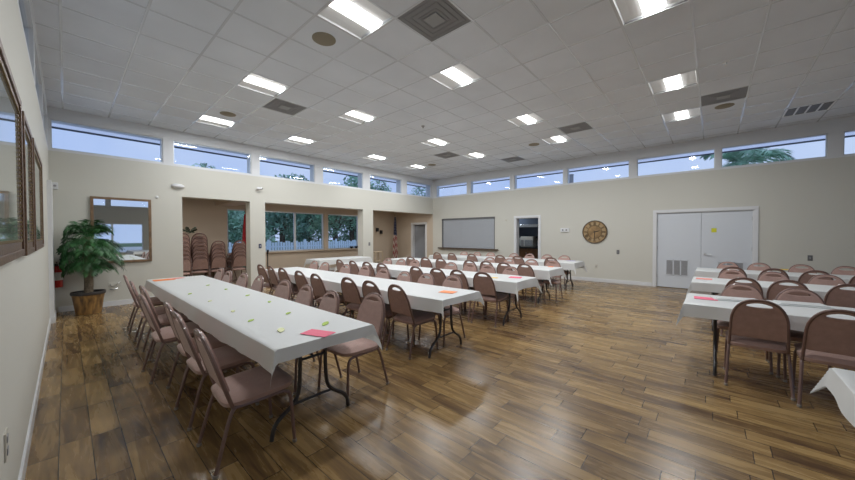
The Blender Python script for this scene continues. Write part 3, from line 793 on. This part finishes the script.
lf = [(190, 294.4, LIME, 'pale lime', 'far left'), (208, 285.7, LIME, 'small lime', 'far middle'), (226, 289.8, LIME, 'small lime', 'far right'), (247.7, 296, LIME, 'lime', 'right edge past mid table'),
      (269.4, 302.5, LIME, 'lime', 'right edge at mid table'), (210, 301.7, PALEY, 'faint yellow', 'left of centre'), (251, 321.4, LIME, 'lime', 'middle near half'), (233, 312, PALEY, 'faint yellow', 'centre'),
      (288.3, 314, LIME, 'tiny lime', 'right, near half'), (281, 331, PALEY, 'large faint yellow', 'before the pink sheet'), (325.5, 324.5, LIME, 'bright lime', 'behind the pink sheet')]
for i, (px, py, m, c, w) in enumerate(lf):
    x, y = fz(px, py)
    big = {9: 1.5, 10: 1.4}.get(i, 1)
    paper('paper_leaf', x, y, .026*big, .085*big if m is not PALEY else .08*big, random.uniform(-.9, .2), m, '%s paper leaf on the leftmost table, %s' % (c, w), 'paper leaf', 'paper leaves scattered on the leftmost table', shape='leaf')

# ================================================================ WALL C : framed pictures
def picture(n, y0, y1, z0, z1, label):
    t = thing('framed_picture', label, 'picture', (DC, (y0+y1)/2, z0), 0, 'gilt framed pictures on the left wall'); h = (y1-y0)/2; H = z1-z0; w = .085
    bm = BM()
    for a in ((-h, h, 0, w), (-h, h, H-w, H), (-h, -h+w, w, H-w), (h-w, h, w, H-w)):
        box(bm, .0, .034, a[0], a[1], a[2], a[3], .004)
    o2 = [(-h, -h+.035), (h-.035, h)]
    for a, b in o2: box(bm, .03, .042, a, b, 0, H, .004)
    for a, b in ((0, .035), (H-.035, H)): box(bm, .03, .0415, -h+.035, h-.035, a, b, .004)
    obj('frame', bm, GILT, t)
    bm = BM()
    for yy in (-h+w-.006, h-w+.006): 
        k = int((H-2*w)/.022)
        for i in range(k+1): disc_on(bm, (.034, yy, w+i*(H-2*w)/k), 'x', .006, .010, 6)
    for zz in (w-.006, H-w+.006):
        k = int((2*h-2*w)/.022)
        for i in range(k+1): disc_on(bm, (.034, -h+w+i*(2*h-2*w)/k, zz), 'x', .006, .010, 6)
    obj('beading', bm, GOLD, t)
    bm = BM(); box(bm, .024, .031, -h+w, h-w, w, H-w); obj('glazed_print', bm, PICGL, t)
picture(1, 1.55, 2.78, 1.295, 2.12, 'large gilt framed picture nearest the camera on left wall')
picture(2, 2.93, 3.60, 1.285, 2.11, 'middle of three gilt framed pictures on the left wall')
picture(3, 3.78, 5.05, 1.285, 2.13, 'farthest of three gilt framed pictures on the left wall')
t = thing('wall_outlet', 'beige wall outlet low on the left wall, nearest the camera', 'outlet', (DC, 2.29, .49))
for nm, P, m in (('cover_plate', (0, .006, -.04, .04, -.06, .06), BEIGE), ('socket', (.006, .009, -.016, .016, .012, .042), GREY), ('socket', (.006, .009, -.016, .016, -.042, -.012), GREY)):
    bm = BM(); box(bm, *P); obj(nm, bm, m, t)

# ================================================================ WALL A fittings
# mirror
t = thing('wall_mirror', 'square mirror in brown frame behind the potted palm', 'mirror', (.760, DA, .855)); h = .445; H = 1.297
bm = BM(); w = .045
for a in ((-h, h, 0, w), (-h, h, H-w, H), (-h, -h+w, w, H-w), (h-w, h, w, H-w)): box(bm, a[0], a[1], -.04, -.001, a[2], a[3], .004)
obj('frame', bm, MIRFR, t)
bm = BM(); box(bm, -h+w-.005, h-w+.005, -.018, -.010, w-.005, H-w+.005); obj('mirror_glass', bm, MIRROR, t)
# emergency light
t = thing('emergency_light', 'white half-round emergency light on back wall above left alcove', 'emergency light', (1.67, DA, 2.49))
bm = BM(); bmesh.ops.create_uvsphere(bm, u_segments=20, v_segments=10, radius=1)
for v in bm.verts: v.co = Vector((v.co.x*.125, min(0, v.co.y)*.09, v.co.z*.055))
obj('cover', bm, WHITE, t, True)
bm = BM(); box(bm, -.12, .12, -.012, 0, -.05, .05, .004); obj('base_plate', bm, BEIGE, t)
t = thing('security_camera', 'small white security camera on back wall between the alcoves', 'camera', (3.38, DA, 2.62))
bm = BM(); disc_on(bm, (-.02, -.01, 0), 'y', .04, .02, 16); tube(bm, [(-.02, -.01, 0), (-.01, -.06, -.01)], .012); obj('mount', bm, WHITE, t, True)
bm = BM(); tube(bm, [(-.05, -.05, -.015), (.045, -.10, -.005)], .028, 12); obj('camera_body', bm, WHITE, t, True)
bm = BM(); tube(bm, [(.045, -.10, -.005), (.052, -.104, -.004)], .022, 12); obj('lens', bm, BLACK, t, True)
t = thing('wall_sensor', 'tiny white sensor dot on back wall right of mirror', 'sensor', (1.308, DA, 2.22)); bm = BM(); lathe(bm, [(.03, 0), (.03, .01), (.016, .018)], 16)
bm.transform(Matrix.Rotation(math.pi/2, 4, 'X')); obj('cap', bm, WHITE, t, True)
t = thing('alarm_box', 'small white alarm box high in left corner by the chase', 'alarm', (-.12, DA, 2.30))
bm = BM(); box(bm, -.04, .04, -.04, 0, -.06, .06, .006); obj('case', bm, WHITE, t); bm = BM(); disc_on(bm, (0, -.041, 0), 'y', .02, .006, 14); obj('sounder', bm, GREY, t)
def switch(name, x, y, z, ax, m, label, tog=1):
    t = thing(name, label, 'light switch' if 'switch' in name else 'outlet', (x, y, z))
    bm = BM(); box(bm, *((-.035, .035, -.008, 0) if ax == 'y' else (-.008, 0, -.035, .035)), -.057, .057, .003); obj('cover_plate', bm, m, t)
    bm = BM(); box(bm, *((-.012, .012, -.014, -.008) if ax == 'y' else (-.014, -.008, -.012, .012)), -.022, .022, .002); obj('toggle', bm, GREY if m is not NAVYB else CHROME, t)
switch('light_switch', 3.39, DA, 1.11, 'y', NAVYB, 'dark switch plate on pillar between left and middle alcoves')
switch('light_switch', 6.99, DA, 1.08, 'y', DGREY, 'dark switch plate on pillar right of the alcove windows')
switch('light_switch', DB, 1.996, .89, 'x', DGREY, 'small dark switch on right wall below the clock')
switch('wall_outlet', DB, 2.56, .45, 'x', BEIGE, 'beige outlet low on the right wall under the clock')
switch('light_switch', DB, -1.54, .885, 'x', DGREY, 'dark switch on right wall, right of the double doors')
# wall hooks under the mirror
t = thing('wall_bracket', 'white cable bracket low on back wall between palm and table', 'bracket', (.64, DA, .42))
bm = BM(); box(bm, -.10, .10, -.006, 0, -.03, .05, .002); obj('plate', bm, WALL, t)
bm = BM(); tube(bm, smoothpath([(-.07, -.006, .01), (-.06, -.05, -.03), (0, -.06, -.02), (.06, -.05, .05), (.08, -.006, .04)]), .007); tube(bm, smoothpath([(-.08, -.006, -.08), (-.02, -.05, -.10), (.03, -.006, -.07)]), .007); obj('hook', bm, CHROME, t, True)
# fire extinguisher
t = thing('fire_extinguisher', 'red fire extinguisher hung on back wall beside the palm', 'fire extinguisher', (-.115, DA-.10, .47))
bm = BM(); lathe(bm, [(.06, 0), (.07, .012), (.07, .30), (.055, .345), (.025, .365), (.022, .385)], 24); obj('cylinder', bm, RED, t, True)
bm = BM(); lathe(bm, [(.0708, .13), (.0712, .132), (.0712, .27), (.0708, .272)], 24); obj('label_band', bm, LABELW, t, True)
bm = BM(); tube(bm, [(0, 0, .38), (0, 0, .42)], .018); tube(bm, [(0, 0, .43), (0, -.10, .455)], .009); tube(bm, [(0, 0, .415), (0, -.09, .41)], .008); obj('valve', bm, BLACK, t, True)
bm = BM(); tube(bm, smoothpath([(0, 0, .41), (-.07, -.01, .42), (-.095, -.02, .33), (-.085, -.02, .16), (-.082, -.02, .10)]), .010); obj('hose', bm, BLACK, t, True)
bm = BM(); disc_on(bm, (.03, -.03, .405), 'y', .018, .012, 14); obj('gauge', bm, WHITE, t)
bm = BM(); box(bm, -.03, .03, .07, .099, .05, .40); box(bm, -.072, .072, .04, .075, .30, .315); obj('wall_hanger', bm, BLACK, t)

# potted palm
PX, PY = .255, 8.38
t = thing('potted_palm', 'leafy artificial palm in brown basket pot in the left corner', 'plant', (PX, PY, 0))
bm = BM(); lathe(bm, [(.155, 0), (.165, .005), (.19, .22), (.212, .36), (.20, .36), (.19, .33)], 32); obj('basket', bm, BASKET, t, True)
bm = BM(); lathe(bm, [(.206, .345), (.224, .35), (.228, .375), (.222, .40), (.200, .40), (.196, .36)], 32); obj('rim', bm, mat('dark_rim', (.035, .03, .028), .5), t, True)
bm = BM(); lathe(bm, [(.192, .31), (.195, .36), (.10, .375), (.02, .376)], 24); obj('soil', bm, SOIL, t, True)
bm = BM(); tube(bm, smoothpath([(0, 0, .34), (.01, 0, .6), (-.01, .01, .85), (.0, 0, 1.38)]), .060, 12); obj('trunk', bm, FIBRE, t, True)
def frond(bm, base, az, length, up, droop, nl=18, lw=.026, ll=.24, lim=None):
    d = Vector((math.cos(az), math.sin(az), 0)); side = Vector((-d.y, d.x, 0)); P = []
    n = nl+4
    for i in range(n+1):
        s = i/n; P.append(Vector(base)+d*length*(s*math.cos(up)+.0)*(1-.12*s*s)+Vector((0, 0, length*(math.sin(up)*s*1.25-droop*s*s))))
    tube(bm, P, [.007*(1-.8*i/n)+.0012 for i in range(n+1)], 4)
    for i in range(3, n+1):
        s = i/n; T = (P[min(i+1, n)]-P[i-1]).normalized(); L = ll*(.55+.9*math.sin(math.pi*min(1, s*.95+.05)))*.75
        for sd in (-1, 1):
            dirv = (side*sd*.82+T*.62+Vector((0, 0, random.uniform(-.30, .05)))).normalized()
            nrm = dirv.cross(T).normalized(); wv = dirv.cross(nrm)*lw*.5
            m = P[i]+dirv*L*.5+Vector((0, 0, -.0)); e = P[i]+dirv*L+Vector((0, 0, -L*.22))
            v = [bm.verts.new(q) for q in (P[i], m+wv, e, m-wv)]
            bm.faces.new(v)
bm = BM(); rp = random.Random(5); random.seed(5)
PF = dict(nl=24, lw=.014, ll=.21)
for k in range(16): frond(bm, (0, 0, 1.38), k*2.4+rp.uniform(-.2, .2), rp.uniform(.40, .58), rp.uniform(.55, 1.2), rp.uniform(.55, .85), **PF)
for k in range(16): frond(bm, (0, 0, 1.28), k*2.4+.9, rp.uniform(.50, .66), rp.uniform(.05, .5), rp.uniform(.5, .75), **PF)
for k in range(14): frond(bm, (0, 0, 1.08), k*2.4+.3, rp.uniform(.46, .60), rp.uniform(.15, .5), rp.uniform(.6, .85), **PF)
for k in range(9): frond(bm, (0, 0, .88), k*2.4+.5, rp.uniform(.40, .52), rp.uniform(.2, .5), rp.uniform(.6, .9), **PF)
for v in bm.verts:     # fronds bend along the two walls instead of passing through
    if v.co.y > DA-.02-PY: v.co.y = DA-.02-PY-.2*(v.co.y-(DA-.02-PY))
    if v.co.x < DC+.22-PX: v.co.x = max(DC+.055-PX, DC+.22-PX-random.uniform(.25, .55)*(DC+.22-PX-v.co.x))
obj('fronds', bm, LEAFP, t)

# ================================================================ ALCOVE things
def pleated_flag(name, x, y, ztop, zbot, r0, r1, m, label, two=None):
    t = thing(name, label, 'flag', (x, y, 0))
    bm = BM(); tube(bm, [(0, 0, .03), (0, 0, ztop+.06)], .014, 10); obj('pole', bm, POLEW, t, True)
    bm = BM(); lathe(bm, [(.14, 0), (.14, .015), (.05, .03), (.03, .08), (.018, .10)], 20); obj('base', bm, mat('gold_stand', (.35, .25, .1), .35, metal=.5), t, True)
    bm = BM(); lathe(bm, [(.01, ztop+.05), (.028, ztop+.07), (.028, ztop+.09), (.006, ztop+.16)], 12); obj('finial', bm, GOLD, t, True)
    def sheet(z0, z1, mm, nm):
        bm = BM(); uvl = bm.loops.layers.uv.new('UVMap'); NZ, NA = 28, 48; G = {}
        for i in range(NZ+1):
            s = i/NZ; z = z1+(z0-z1)*s; q = (ztop-z)/(ztop-zbot)
            R = r0+(r1-r0)*q**.8
            for j in range(NA+1):
                a = 2*math.pi*j/NA+.9*q; rr = R*(.72+.28*math.sin(7*a+2*q+.4*math.sin(5*q)))
                G[i, j] = bm.verts.new((rr*math.cos(a), rr*math.sin(a), z-.05*math.cos(a)*q))
        for i in range(NZ):
            for j in range(NA):
                f = bm.faces.new((G[i, j], G[i, j+1], G[i+1, j+1], G[i+1, j]))
                for lp, (ii, jj) in zip(f.loops, ((i, j), (i, j+1), (i+1, j+1), (i+1, j))):
                    s = ii/NZ; a = jj/NA
                    lp[uvl].uv = (s, (.5+.9*a+1.1*s) % 1000)
        obj(nm, bm, mm, t, True)
    if two: sheet(zbot+(ztop-zbot)*.32, ztop, m, 'flag_cloth'); sheet(zbot, zbot+(ztop-zbot)*.32, two, 'lower_flag_cloth')
    else: sheet(zbot, ztop, m, 'flag_cloth')
pleated_flag('national_flag', 9.95, 10.80, 2.20, .22, .035, .125, USFLAG, 'furled stars and stripes flag on pole in right alcove corner')
pleated_flag('club_flag', 3.76, 10.98, 2.06, .45, .04, .15, FLAGR, 'red and orange furled flag on pole by the left alcove window', FLAGY)
t = thing('pole_stand', 'thin black stand at the left edge of the middle alcove', 'stand', (4.22, 10.5, 0))
bm = BM(); tube(bm, [(0, 0, .02), (0, 0, .86)], .016, 8); obj('pole', bm, BLACK, t, True)
bm = BM(); lathe(bm, [(.12, 0), (.12, .015), (.03, .03)], 18); obj('base', bm, BLACK, t, True)
bm = BM(); tube(bm, [(0, 0, .82), (.0, -.03, .93)], .028, 10); obj('head', bm, BLACK, t, True)
t = thing('side_stand', 'small pale wooden stand in the right alcove beside pillar', 'side table', (8.22, 10.0, 0))
bm = BM(); box(bm, -.20, .20, -.15, .15, .70, .73, .004); obj('top', bm, PALEWOOD, t)
bm = BM(); box(bm, -.18, .18, -.13, .13, .34, .36); obj('shelf', bm, PALEWOOD, t)
for a in (-1, 1):
    for b in (-1, 1):
        bm = BM(); box(bm, a*.175-.014, a*.175+.014, b*.125-.014, b*.125+.014, 0, .70); obj('leg', bm, PALEWOOD, t)
bm = BM(); box(bm, 4.36, 8.36, ALC-.10, ALC+.05, .79, .83, .004); struct(obj('trim_9', bm, ALCW))
for i, (x, lb) in enumerate([(7.88, 'left one of two small dark bowls on the alcove window sill'), (8.12, 'right one of two small dark bowls on the alcove window sill')]):
    t = thing('dark_bowl', lb, 'bowl', (x, ALC-.05, .83), group='dark bowls on the sill'); bm = BM(); lathe(bm, [(.03, 0), (.045, .01), (.085, .085), (.08, .085), (.04, .02)], 18); obj('body', bm, BLACK, t, True)
    bm = BM(); lathe(bm, [(.083, .082), (.090, .085), (.090, .092), (.082, .092)], 18); obj('lip', bm, WOODD, t, True)
for z, dx, lb in ((1.62, 0, 'upper dark hook fixed to right alcove back wall'), (1.52, .22, 'lower dark hook fixed to right alcove back wall')):
    t = thing('wall_speaker', lb.replace('hook', 'wall speaker').replace('fixed', 'bracketed'), 'speaker', (9.24+dx, ALC, z), group='small speakers in the alcove')
    bm = BM(); box(bm, -.05, .05, -.13, -.04, -.08, .08, .01); obj('case', bm, BLACK, t); bm = BM(); tube(bm, [(0, -.04, 0), (0, 0, 0)], .015); obj('bracket', bm, BLACK, t)
# dark sprig of greenery on the chair stacks
t = thing('artificial_sprig', 'dark green artificial sprig lying on top of the chair stacks', 'plant', (2.18, 10.34, 1.46))
bm = BM(); random.seed(9)
for k in range(6): frond(bm, (0, 0, 0), k*1.05+.4, (.22, .34, .26, .18, .36, .2)[k], (.9, .35, .6, 1.1, .3, .7)[k], .3, nl=8, lw=.03, ll=.10)
obj('leaves', bm, mat('dark_sprig_leaf', (.012, .03, .014), .6), t)
bm = BM(); tube(bm, [(-.05, 0, -.015), (0, 0, 0), (.05, .02, .02)], .006, 6); obj('stem', bm, BARK, t)

# ================================================================ WALL B fittings
# clock
CY, CZ, CR = 2.60, 1.463, .325
t = thing('wall_clock', 'large round copper-brown wall clock on the right wall', 'clock', (DB, CY, CZ))
bm = BM(); disc_on(bm, (-.012, 0, 0), 'x', CR-.01, .024, 48); obj('face', bm, CORK, t)
bm = BM(); tube(bm, [(-.02, CR*math.cos(2*math.pi*k/48), CR*math.sin(2*math.pi*k/48)) for k in range(48)], .016, 8, True); obj('rim', bm, CLKR, t, True)
bm = BM(); tube(bm, [(-.025, .19*math.cos(2*math.pi*k/48), .19*math.sin(2*math.pi*k/48)) for k in range(48)], .005, 6, True); obj('inner_ring', bm, CLKR, t, True)
ROM = ['XII', 'I', 'II', 'III', 'IIII', 'V', 'VI', 'VII', 'VIII', 'IX', 'X', 'XI']
def numeral(s):
    bm = BM(); w = {'I': .018, 'V': .045, 'X': .045}; tot = sum(w[c] for c in s); x = -tot/2
    def bar(x0, x1, z0, z1, th=.009):
        q = th/2; vs = [bm.verts.new((yy, a, b)) for yy in (-.003, .003) for a, b in ((x0-q, z0), (x0+q, z0), (x1+q, z1), (x1-q, z1))]
        for f in ((0, 1, 2, 3), (7, 6, 5, 4), (0, 4, 5, 1), (1, 5, 6, 2), (2, 6, 7, 3), (3, 7, 4, 0)): bm.faces.new([vs[i] for i in f])
    for c in s:
        m = x+w[c]/2
        if c == 'I': bar(m, m, -.04, .04)
        if c == 'V': bar(m, m-.016, -.04, .04); bar(m, m+.016, -.04, .04, .005)
        if c == 'X': bar(m-.016, m+.016, -.04, .04); bar(m+.016, m-.016, -.04, .04, .005)
        x += w[c]
    return bm
for k in range(12):
    bm = numeral(ROM[k]); a = 2*math.pi*k/12
    # seen from inside the room (looking +x) right is -y
    R = Matrix.Rotation(a, 4, 'X')
    bm.transform(Matrix.Scale(-1, 4, (0, 1, 0))); bm.transform(Matrix.Translation((-.027, 0, .245))); bm.transform(R)
    bmesh.ops.recalc_face_normals(bm, faces=bm.faces)
    obj('numeral', bm, CLKN, t)
    p = BM(); box(p, -.0255, -.022, -.04, .04, .205, .29); p.transform(Matrix.Rotation(a+math.pi/12, 4, 'X')); obj('pale_patch', p, CLKP, t)
def hand(a, L, w, nm):
    bm = BM(); box(bm, -.034, -.031, -w, w, -.03, L*.7); box(bm, -.034, -.031, -w*.45, w*.45, L*.7, L); bm.transform(Matrix.Rotation(a, 4, 'X')); obj(nm, bm, CLKN, t)
hand(math.pi, .24, .010, 'minute_hand'); hand(2*math.pi*2.5/12, .16, .013, 'hour_hand')
bm = BM(); disc_on(bm, (-.034, 0, 0), 'x', .02, .012, 16); obj('hub', bm, CLKR, t)
# thermostat pair
t = thing('thermostat', 'white thermostat box with two dark buttons left of clock', 'thermostat', (DB, 3.454, 1.53))
bm = BM(); box(bm, -.03, 0, -.13, .13, -.06, .06, .006); obj('case', bm, WHITE, t)
for s in (-.05, .06): bm = BM(); box(bm, -.036, -.03, s-.022, s+.022, -.02, .02, .003); obj('button', bm, DGREY, t)
t = thing('wall_sensor', 'tiny pale sensor on right wall between hatch and kitchen doorway', 'sensor', (DB, 5.485, 1.905)); bm = BM(); box(bm, -.02, 0, -.03, .03, -.03, .03, .005); obj('case', bm, BEIGE, t)
o = obj('sticky_note', box(BM(), DB+.0275, DB+.0295, -.075, .02, 1.435, 1.535), STICKY); tag(o, 'yellow sticky note on the right leaf of the double doors', 'note')
# kitchen things behind the doorway
t = thing('kitchen_counter', 'dark-topped wooden counter inside the kitchen doorway', 'counter', (KX1, 5.9, 0))
bm = BM(); box(bm, -.66, -.02, -2.3, 1.4, .08, .84); obj('cabinet_body', bm, CABW, t)
bm = BM(); box(bm, -.70, -.01, -2.35, 1.42, .84, .89, .004); obj('worktop', bm, mat('black_worktop', (.02, .022, .028), .3), t)
for k in range(4):
    bm = BM(); box(bm, -.68, -.66, -2.25+k*.9, -1.40+k*.9, .12, .80, .004); dr = obj('door', bm, CABW, t)
    bm = BM(); tube(bm, [(-.70, -2.19+k*.9, .55), (-.70, -2.19+k*.9, .70)], .008); obj('handle', bm, CHROME, dr)
t = thing('coffee_urn', 'steel urn standing on the kitchen counter', 'urn', (KX1-.36, 6.02, .89))
bm = BM(); lathe(bm, [(.17, 0), (.18, .02), (.18, .40), (.15, .44), (.05, .47)], 24); obj('body', bm, SILVER, t, True)
bm = BM(); lathe(bm, [(.184, .385), (.19, .39), (.19, .405), (.184, .41)], 24); obj('lid_rim', bm, BLACK, t, True)
bm = BM(); tube(bm, [(-.18, 0, .06), (-.24, 0, .06), (-.24, 0, .02)], .014); obj('tap', bm, BLACK, t, True)
t = thing('microwave_oven', 'white microwave box on the kitchen counter', 'microwave', (KX1-.34, 5.55, .89))
bm = BM(); box(bm, -.20, .20, -.26, .26, .01, .42, .01); obj('case', bm, LABELW, t)
bm = BM(); box(bm, -.21, -.20, -.24, .10, .04, .28, .003); obj('door', bm, SILVER, t)
bm = BM(); box(bm, -.208, -.20, .13, .25, .04, .28); obj('control_panel', bm, GREY, t)
t = thing('coffee_maker', 'black coffee maker on the kitchen counter at the right', 'coffee maker', (KX1-.34, 5.08, .89))
bm = BM(); box(bm, -.05, .15, -.12, .12, 0, .42, .01); box(bm, -.2, .15, -.12, .12, .34, .44, .01); box(bm, -.2, .15, -.12, .12, 0, .04, .006); obj('body', bm, BLACK, t)
bm = BM(); lathe(bm, [(.06, .045), (.09, .06), (.09, .18), (.06, .24), (.065, .26)], 18, (-.11, 0, 0)); obj('carafe', bm, SILVER, t, True)
t = thing('extractor_hood', 'dark extractor hood above the kitchen counter', 'hood', (KX1, 5.6, 1.68))
bm = BM(); box(bm, -.55, 0, -.9, .9, 0, .12, .006); obj('canopy', bm, SILVER, t); bm = BM(); box(bm, -.4, 0, -.5, .5, .12, .88, .01); obj('duct', bm, KNAVY, t)

# ================================================================ OUTSIDE
def leafy(bm, c, R, n, sz, rnd):
    for _ in range(n):
        while True:
            p = Vector((rnd.uniform(-1, 1), rnd.uniform(-1, 1), rnd.uniform(-1, 1)))
            if .25 < p.length < 1: break
        q = Vector(c)+Vector((p.x*R[0], p.y*R[1], p.z*R[2]))
        a = Vector((rnd.uniform(-1, 1), rnd.uniform(-1, 1), rnd.uniform(-1, 1))).normalized(); b = a.orthogonal().normalized(); s = sz*rnd.uniform(.6, 1.4)
        bm.faces.new([bm.verts.new(q+v) for v in (-a*s, b*s*.45, a*s, -b*s*.45)])
def make_tree(m, seed, H):
    rnd = random.Random(seed); t = thing('garden_tree', 'x', 'tree', group='trees beyond the alcove windows')
    bm = BM(); tube(bm, [(0, 0, -.2), (.05, 0, H*.3), (-.05, .05, H*.7)], [.16, .13, .06], 10)
    for k in range(5): a = k*1.3; tube(bm, [(0, 0, H*.3), (math.cos(a)*.9, math.sin(a)*.9, H*.62)], [.06, .02], 6)
    obj('trunk', bm, BARK, t)
    bm = BM()
    for k in range(9):
        leafy(bm, (rnd.uniform(-1.1, 1.1), rnd.uniform(-.9, .9), H*rnd.uniform(.34, .84)), (.9, .8, .75), 330, .11, rnd)
    obj('foliage', bm, m, t)
    return t
T0 = make_tree(LEAFT, 1, 4.6); T1 = make_tree(LEAFT2, 2, 5.0)
tl = [(6.6, 19.0, .80, 'left pane of the left alcove'), (9.4, 21.0, .95, 'left half of the middle alcove window'), (12.1, 19.0, 1.0, 'right half of the middle alcove window'), (14.6, 20.8, 1.02, 'right-hand alcove window, left part'),
      (17.5, 18.8, 1.05, 'right-hand alcove window, right part'), (10.2, 29.5, 1.15, 'centre of the middle window, farther back'), (16.3, 30.5, 1.2, 'right-hand alcove window, farther back'), (21.5, 21, 1.05, 'clerestory near the far corner'), (7.4, 24.5, 1.1, 'left half of the middle window, farther back'), (13.2, 24.5, 1.1, 'right half of the middle window, farther back'), (20.0, 24.8, 1.1, 'right-hand alcove window, far back right')]
for i, (x, y, s, lb) in enumerate(tl):
    b = (T0, T1)[i % 2]; o = b if i < 2 else copy_tree(b)
    s *= 1.24 if i > 0 else 1.05
    o.location = (x, y, -.16); o.scale = (s, s, s); o.rotation_euler = (0, 0, i*1.7); o['label'] = 'leafy tree outside, seen through '+lb
for i, x in enumerate((5.2, 7.6, 10.0, 12.4, 14.8, 17.2, 19.6)):
    o = copy_tree((T0, T1)[i % 2]); o.name = 'garden_bush'; o.location = (x, 22.6+.4*(i % 2), -2.0); o.rotation_euler = (0, 0, i*2.1)
    o['label'] = 'dense bush behind the fence, %s from the left through the alcove windows' % ORD[i]; o['category'] = 'bush'; o['group'] = 'bushes behind the fence'
t = thing('garden_fence', 'pale picket fence outside behind the alcove windows', 'fence', (3, 17.2, -.16))
for k in range(8):
    bm = BM()
    for q in range(14):
        x = k*2+q*.143; box(bm, x, x+.11, 0, .025, .05, 1.20+.05*math.sin(q*1.9+k)); 
    box(bm, k*2, k*2+2, .025, .06, .25, .33); box(bm, k*2, k*2+2, .025, .06, .9, .98)
    obj('fence_panel', bm, FENCEM, t)
    bm = BM(); box(bm, k*2-.06, k*2+.02, -.02, .08, 0, 1.32); obj('post', bm, FENCEM, t)
def palm_tree(x, y, H, label, seed):
    random.seed(seed); t = thing('palm_tree', label, 'palm tree', (x, y, -.16), group='palms outside the clerestory')
    bm = BM(); tube(bm, [(0, 0, 0), (.1, 0, H*.5), (0, .1, H)], [.20, .15, .12], 10); obj('trunk', bm, BARK, t)
    bm = BM()
    for k in range(18): frond(bm, (0, .1, H), k*2.4, random.uniform(1.6, 2.2), random.uniform(.2, 1.1), random.uniform(.5, .8), nl=22, lw=.07, ll=.62)
    obj('fronds', bm, LEAFT, t)
palm_tree(17.5, -.95, 4.15, 'palm tree outside above the double doors, seen through clerestory', 3)
palm_tree(1.15, 20.0, 4.1, 'small palm top outside, seen in the left-most back clerestory pane', 4)
palm_tree(17.5, -5.2, 4.2, 'palm outside at the right end of the clerestory', 6)
t = thing('street_pole', 'thin pale pole outside, seen through right wall clerestory', 'pole', (20, 6.3, -.16))
bm = BM(); tube(bm, [(0, 0, 0), (0, 0, 5.05)], .12, 10); obj('shaft', bm, GREY, t); bm = BM(); lathe(bm, [(.14, 5.05), (.14, 5.1), (.02, 5.14)], 12); obj('cap', bm, GREY, t)
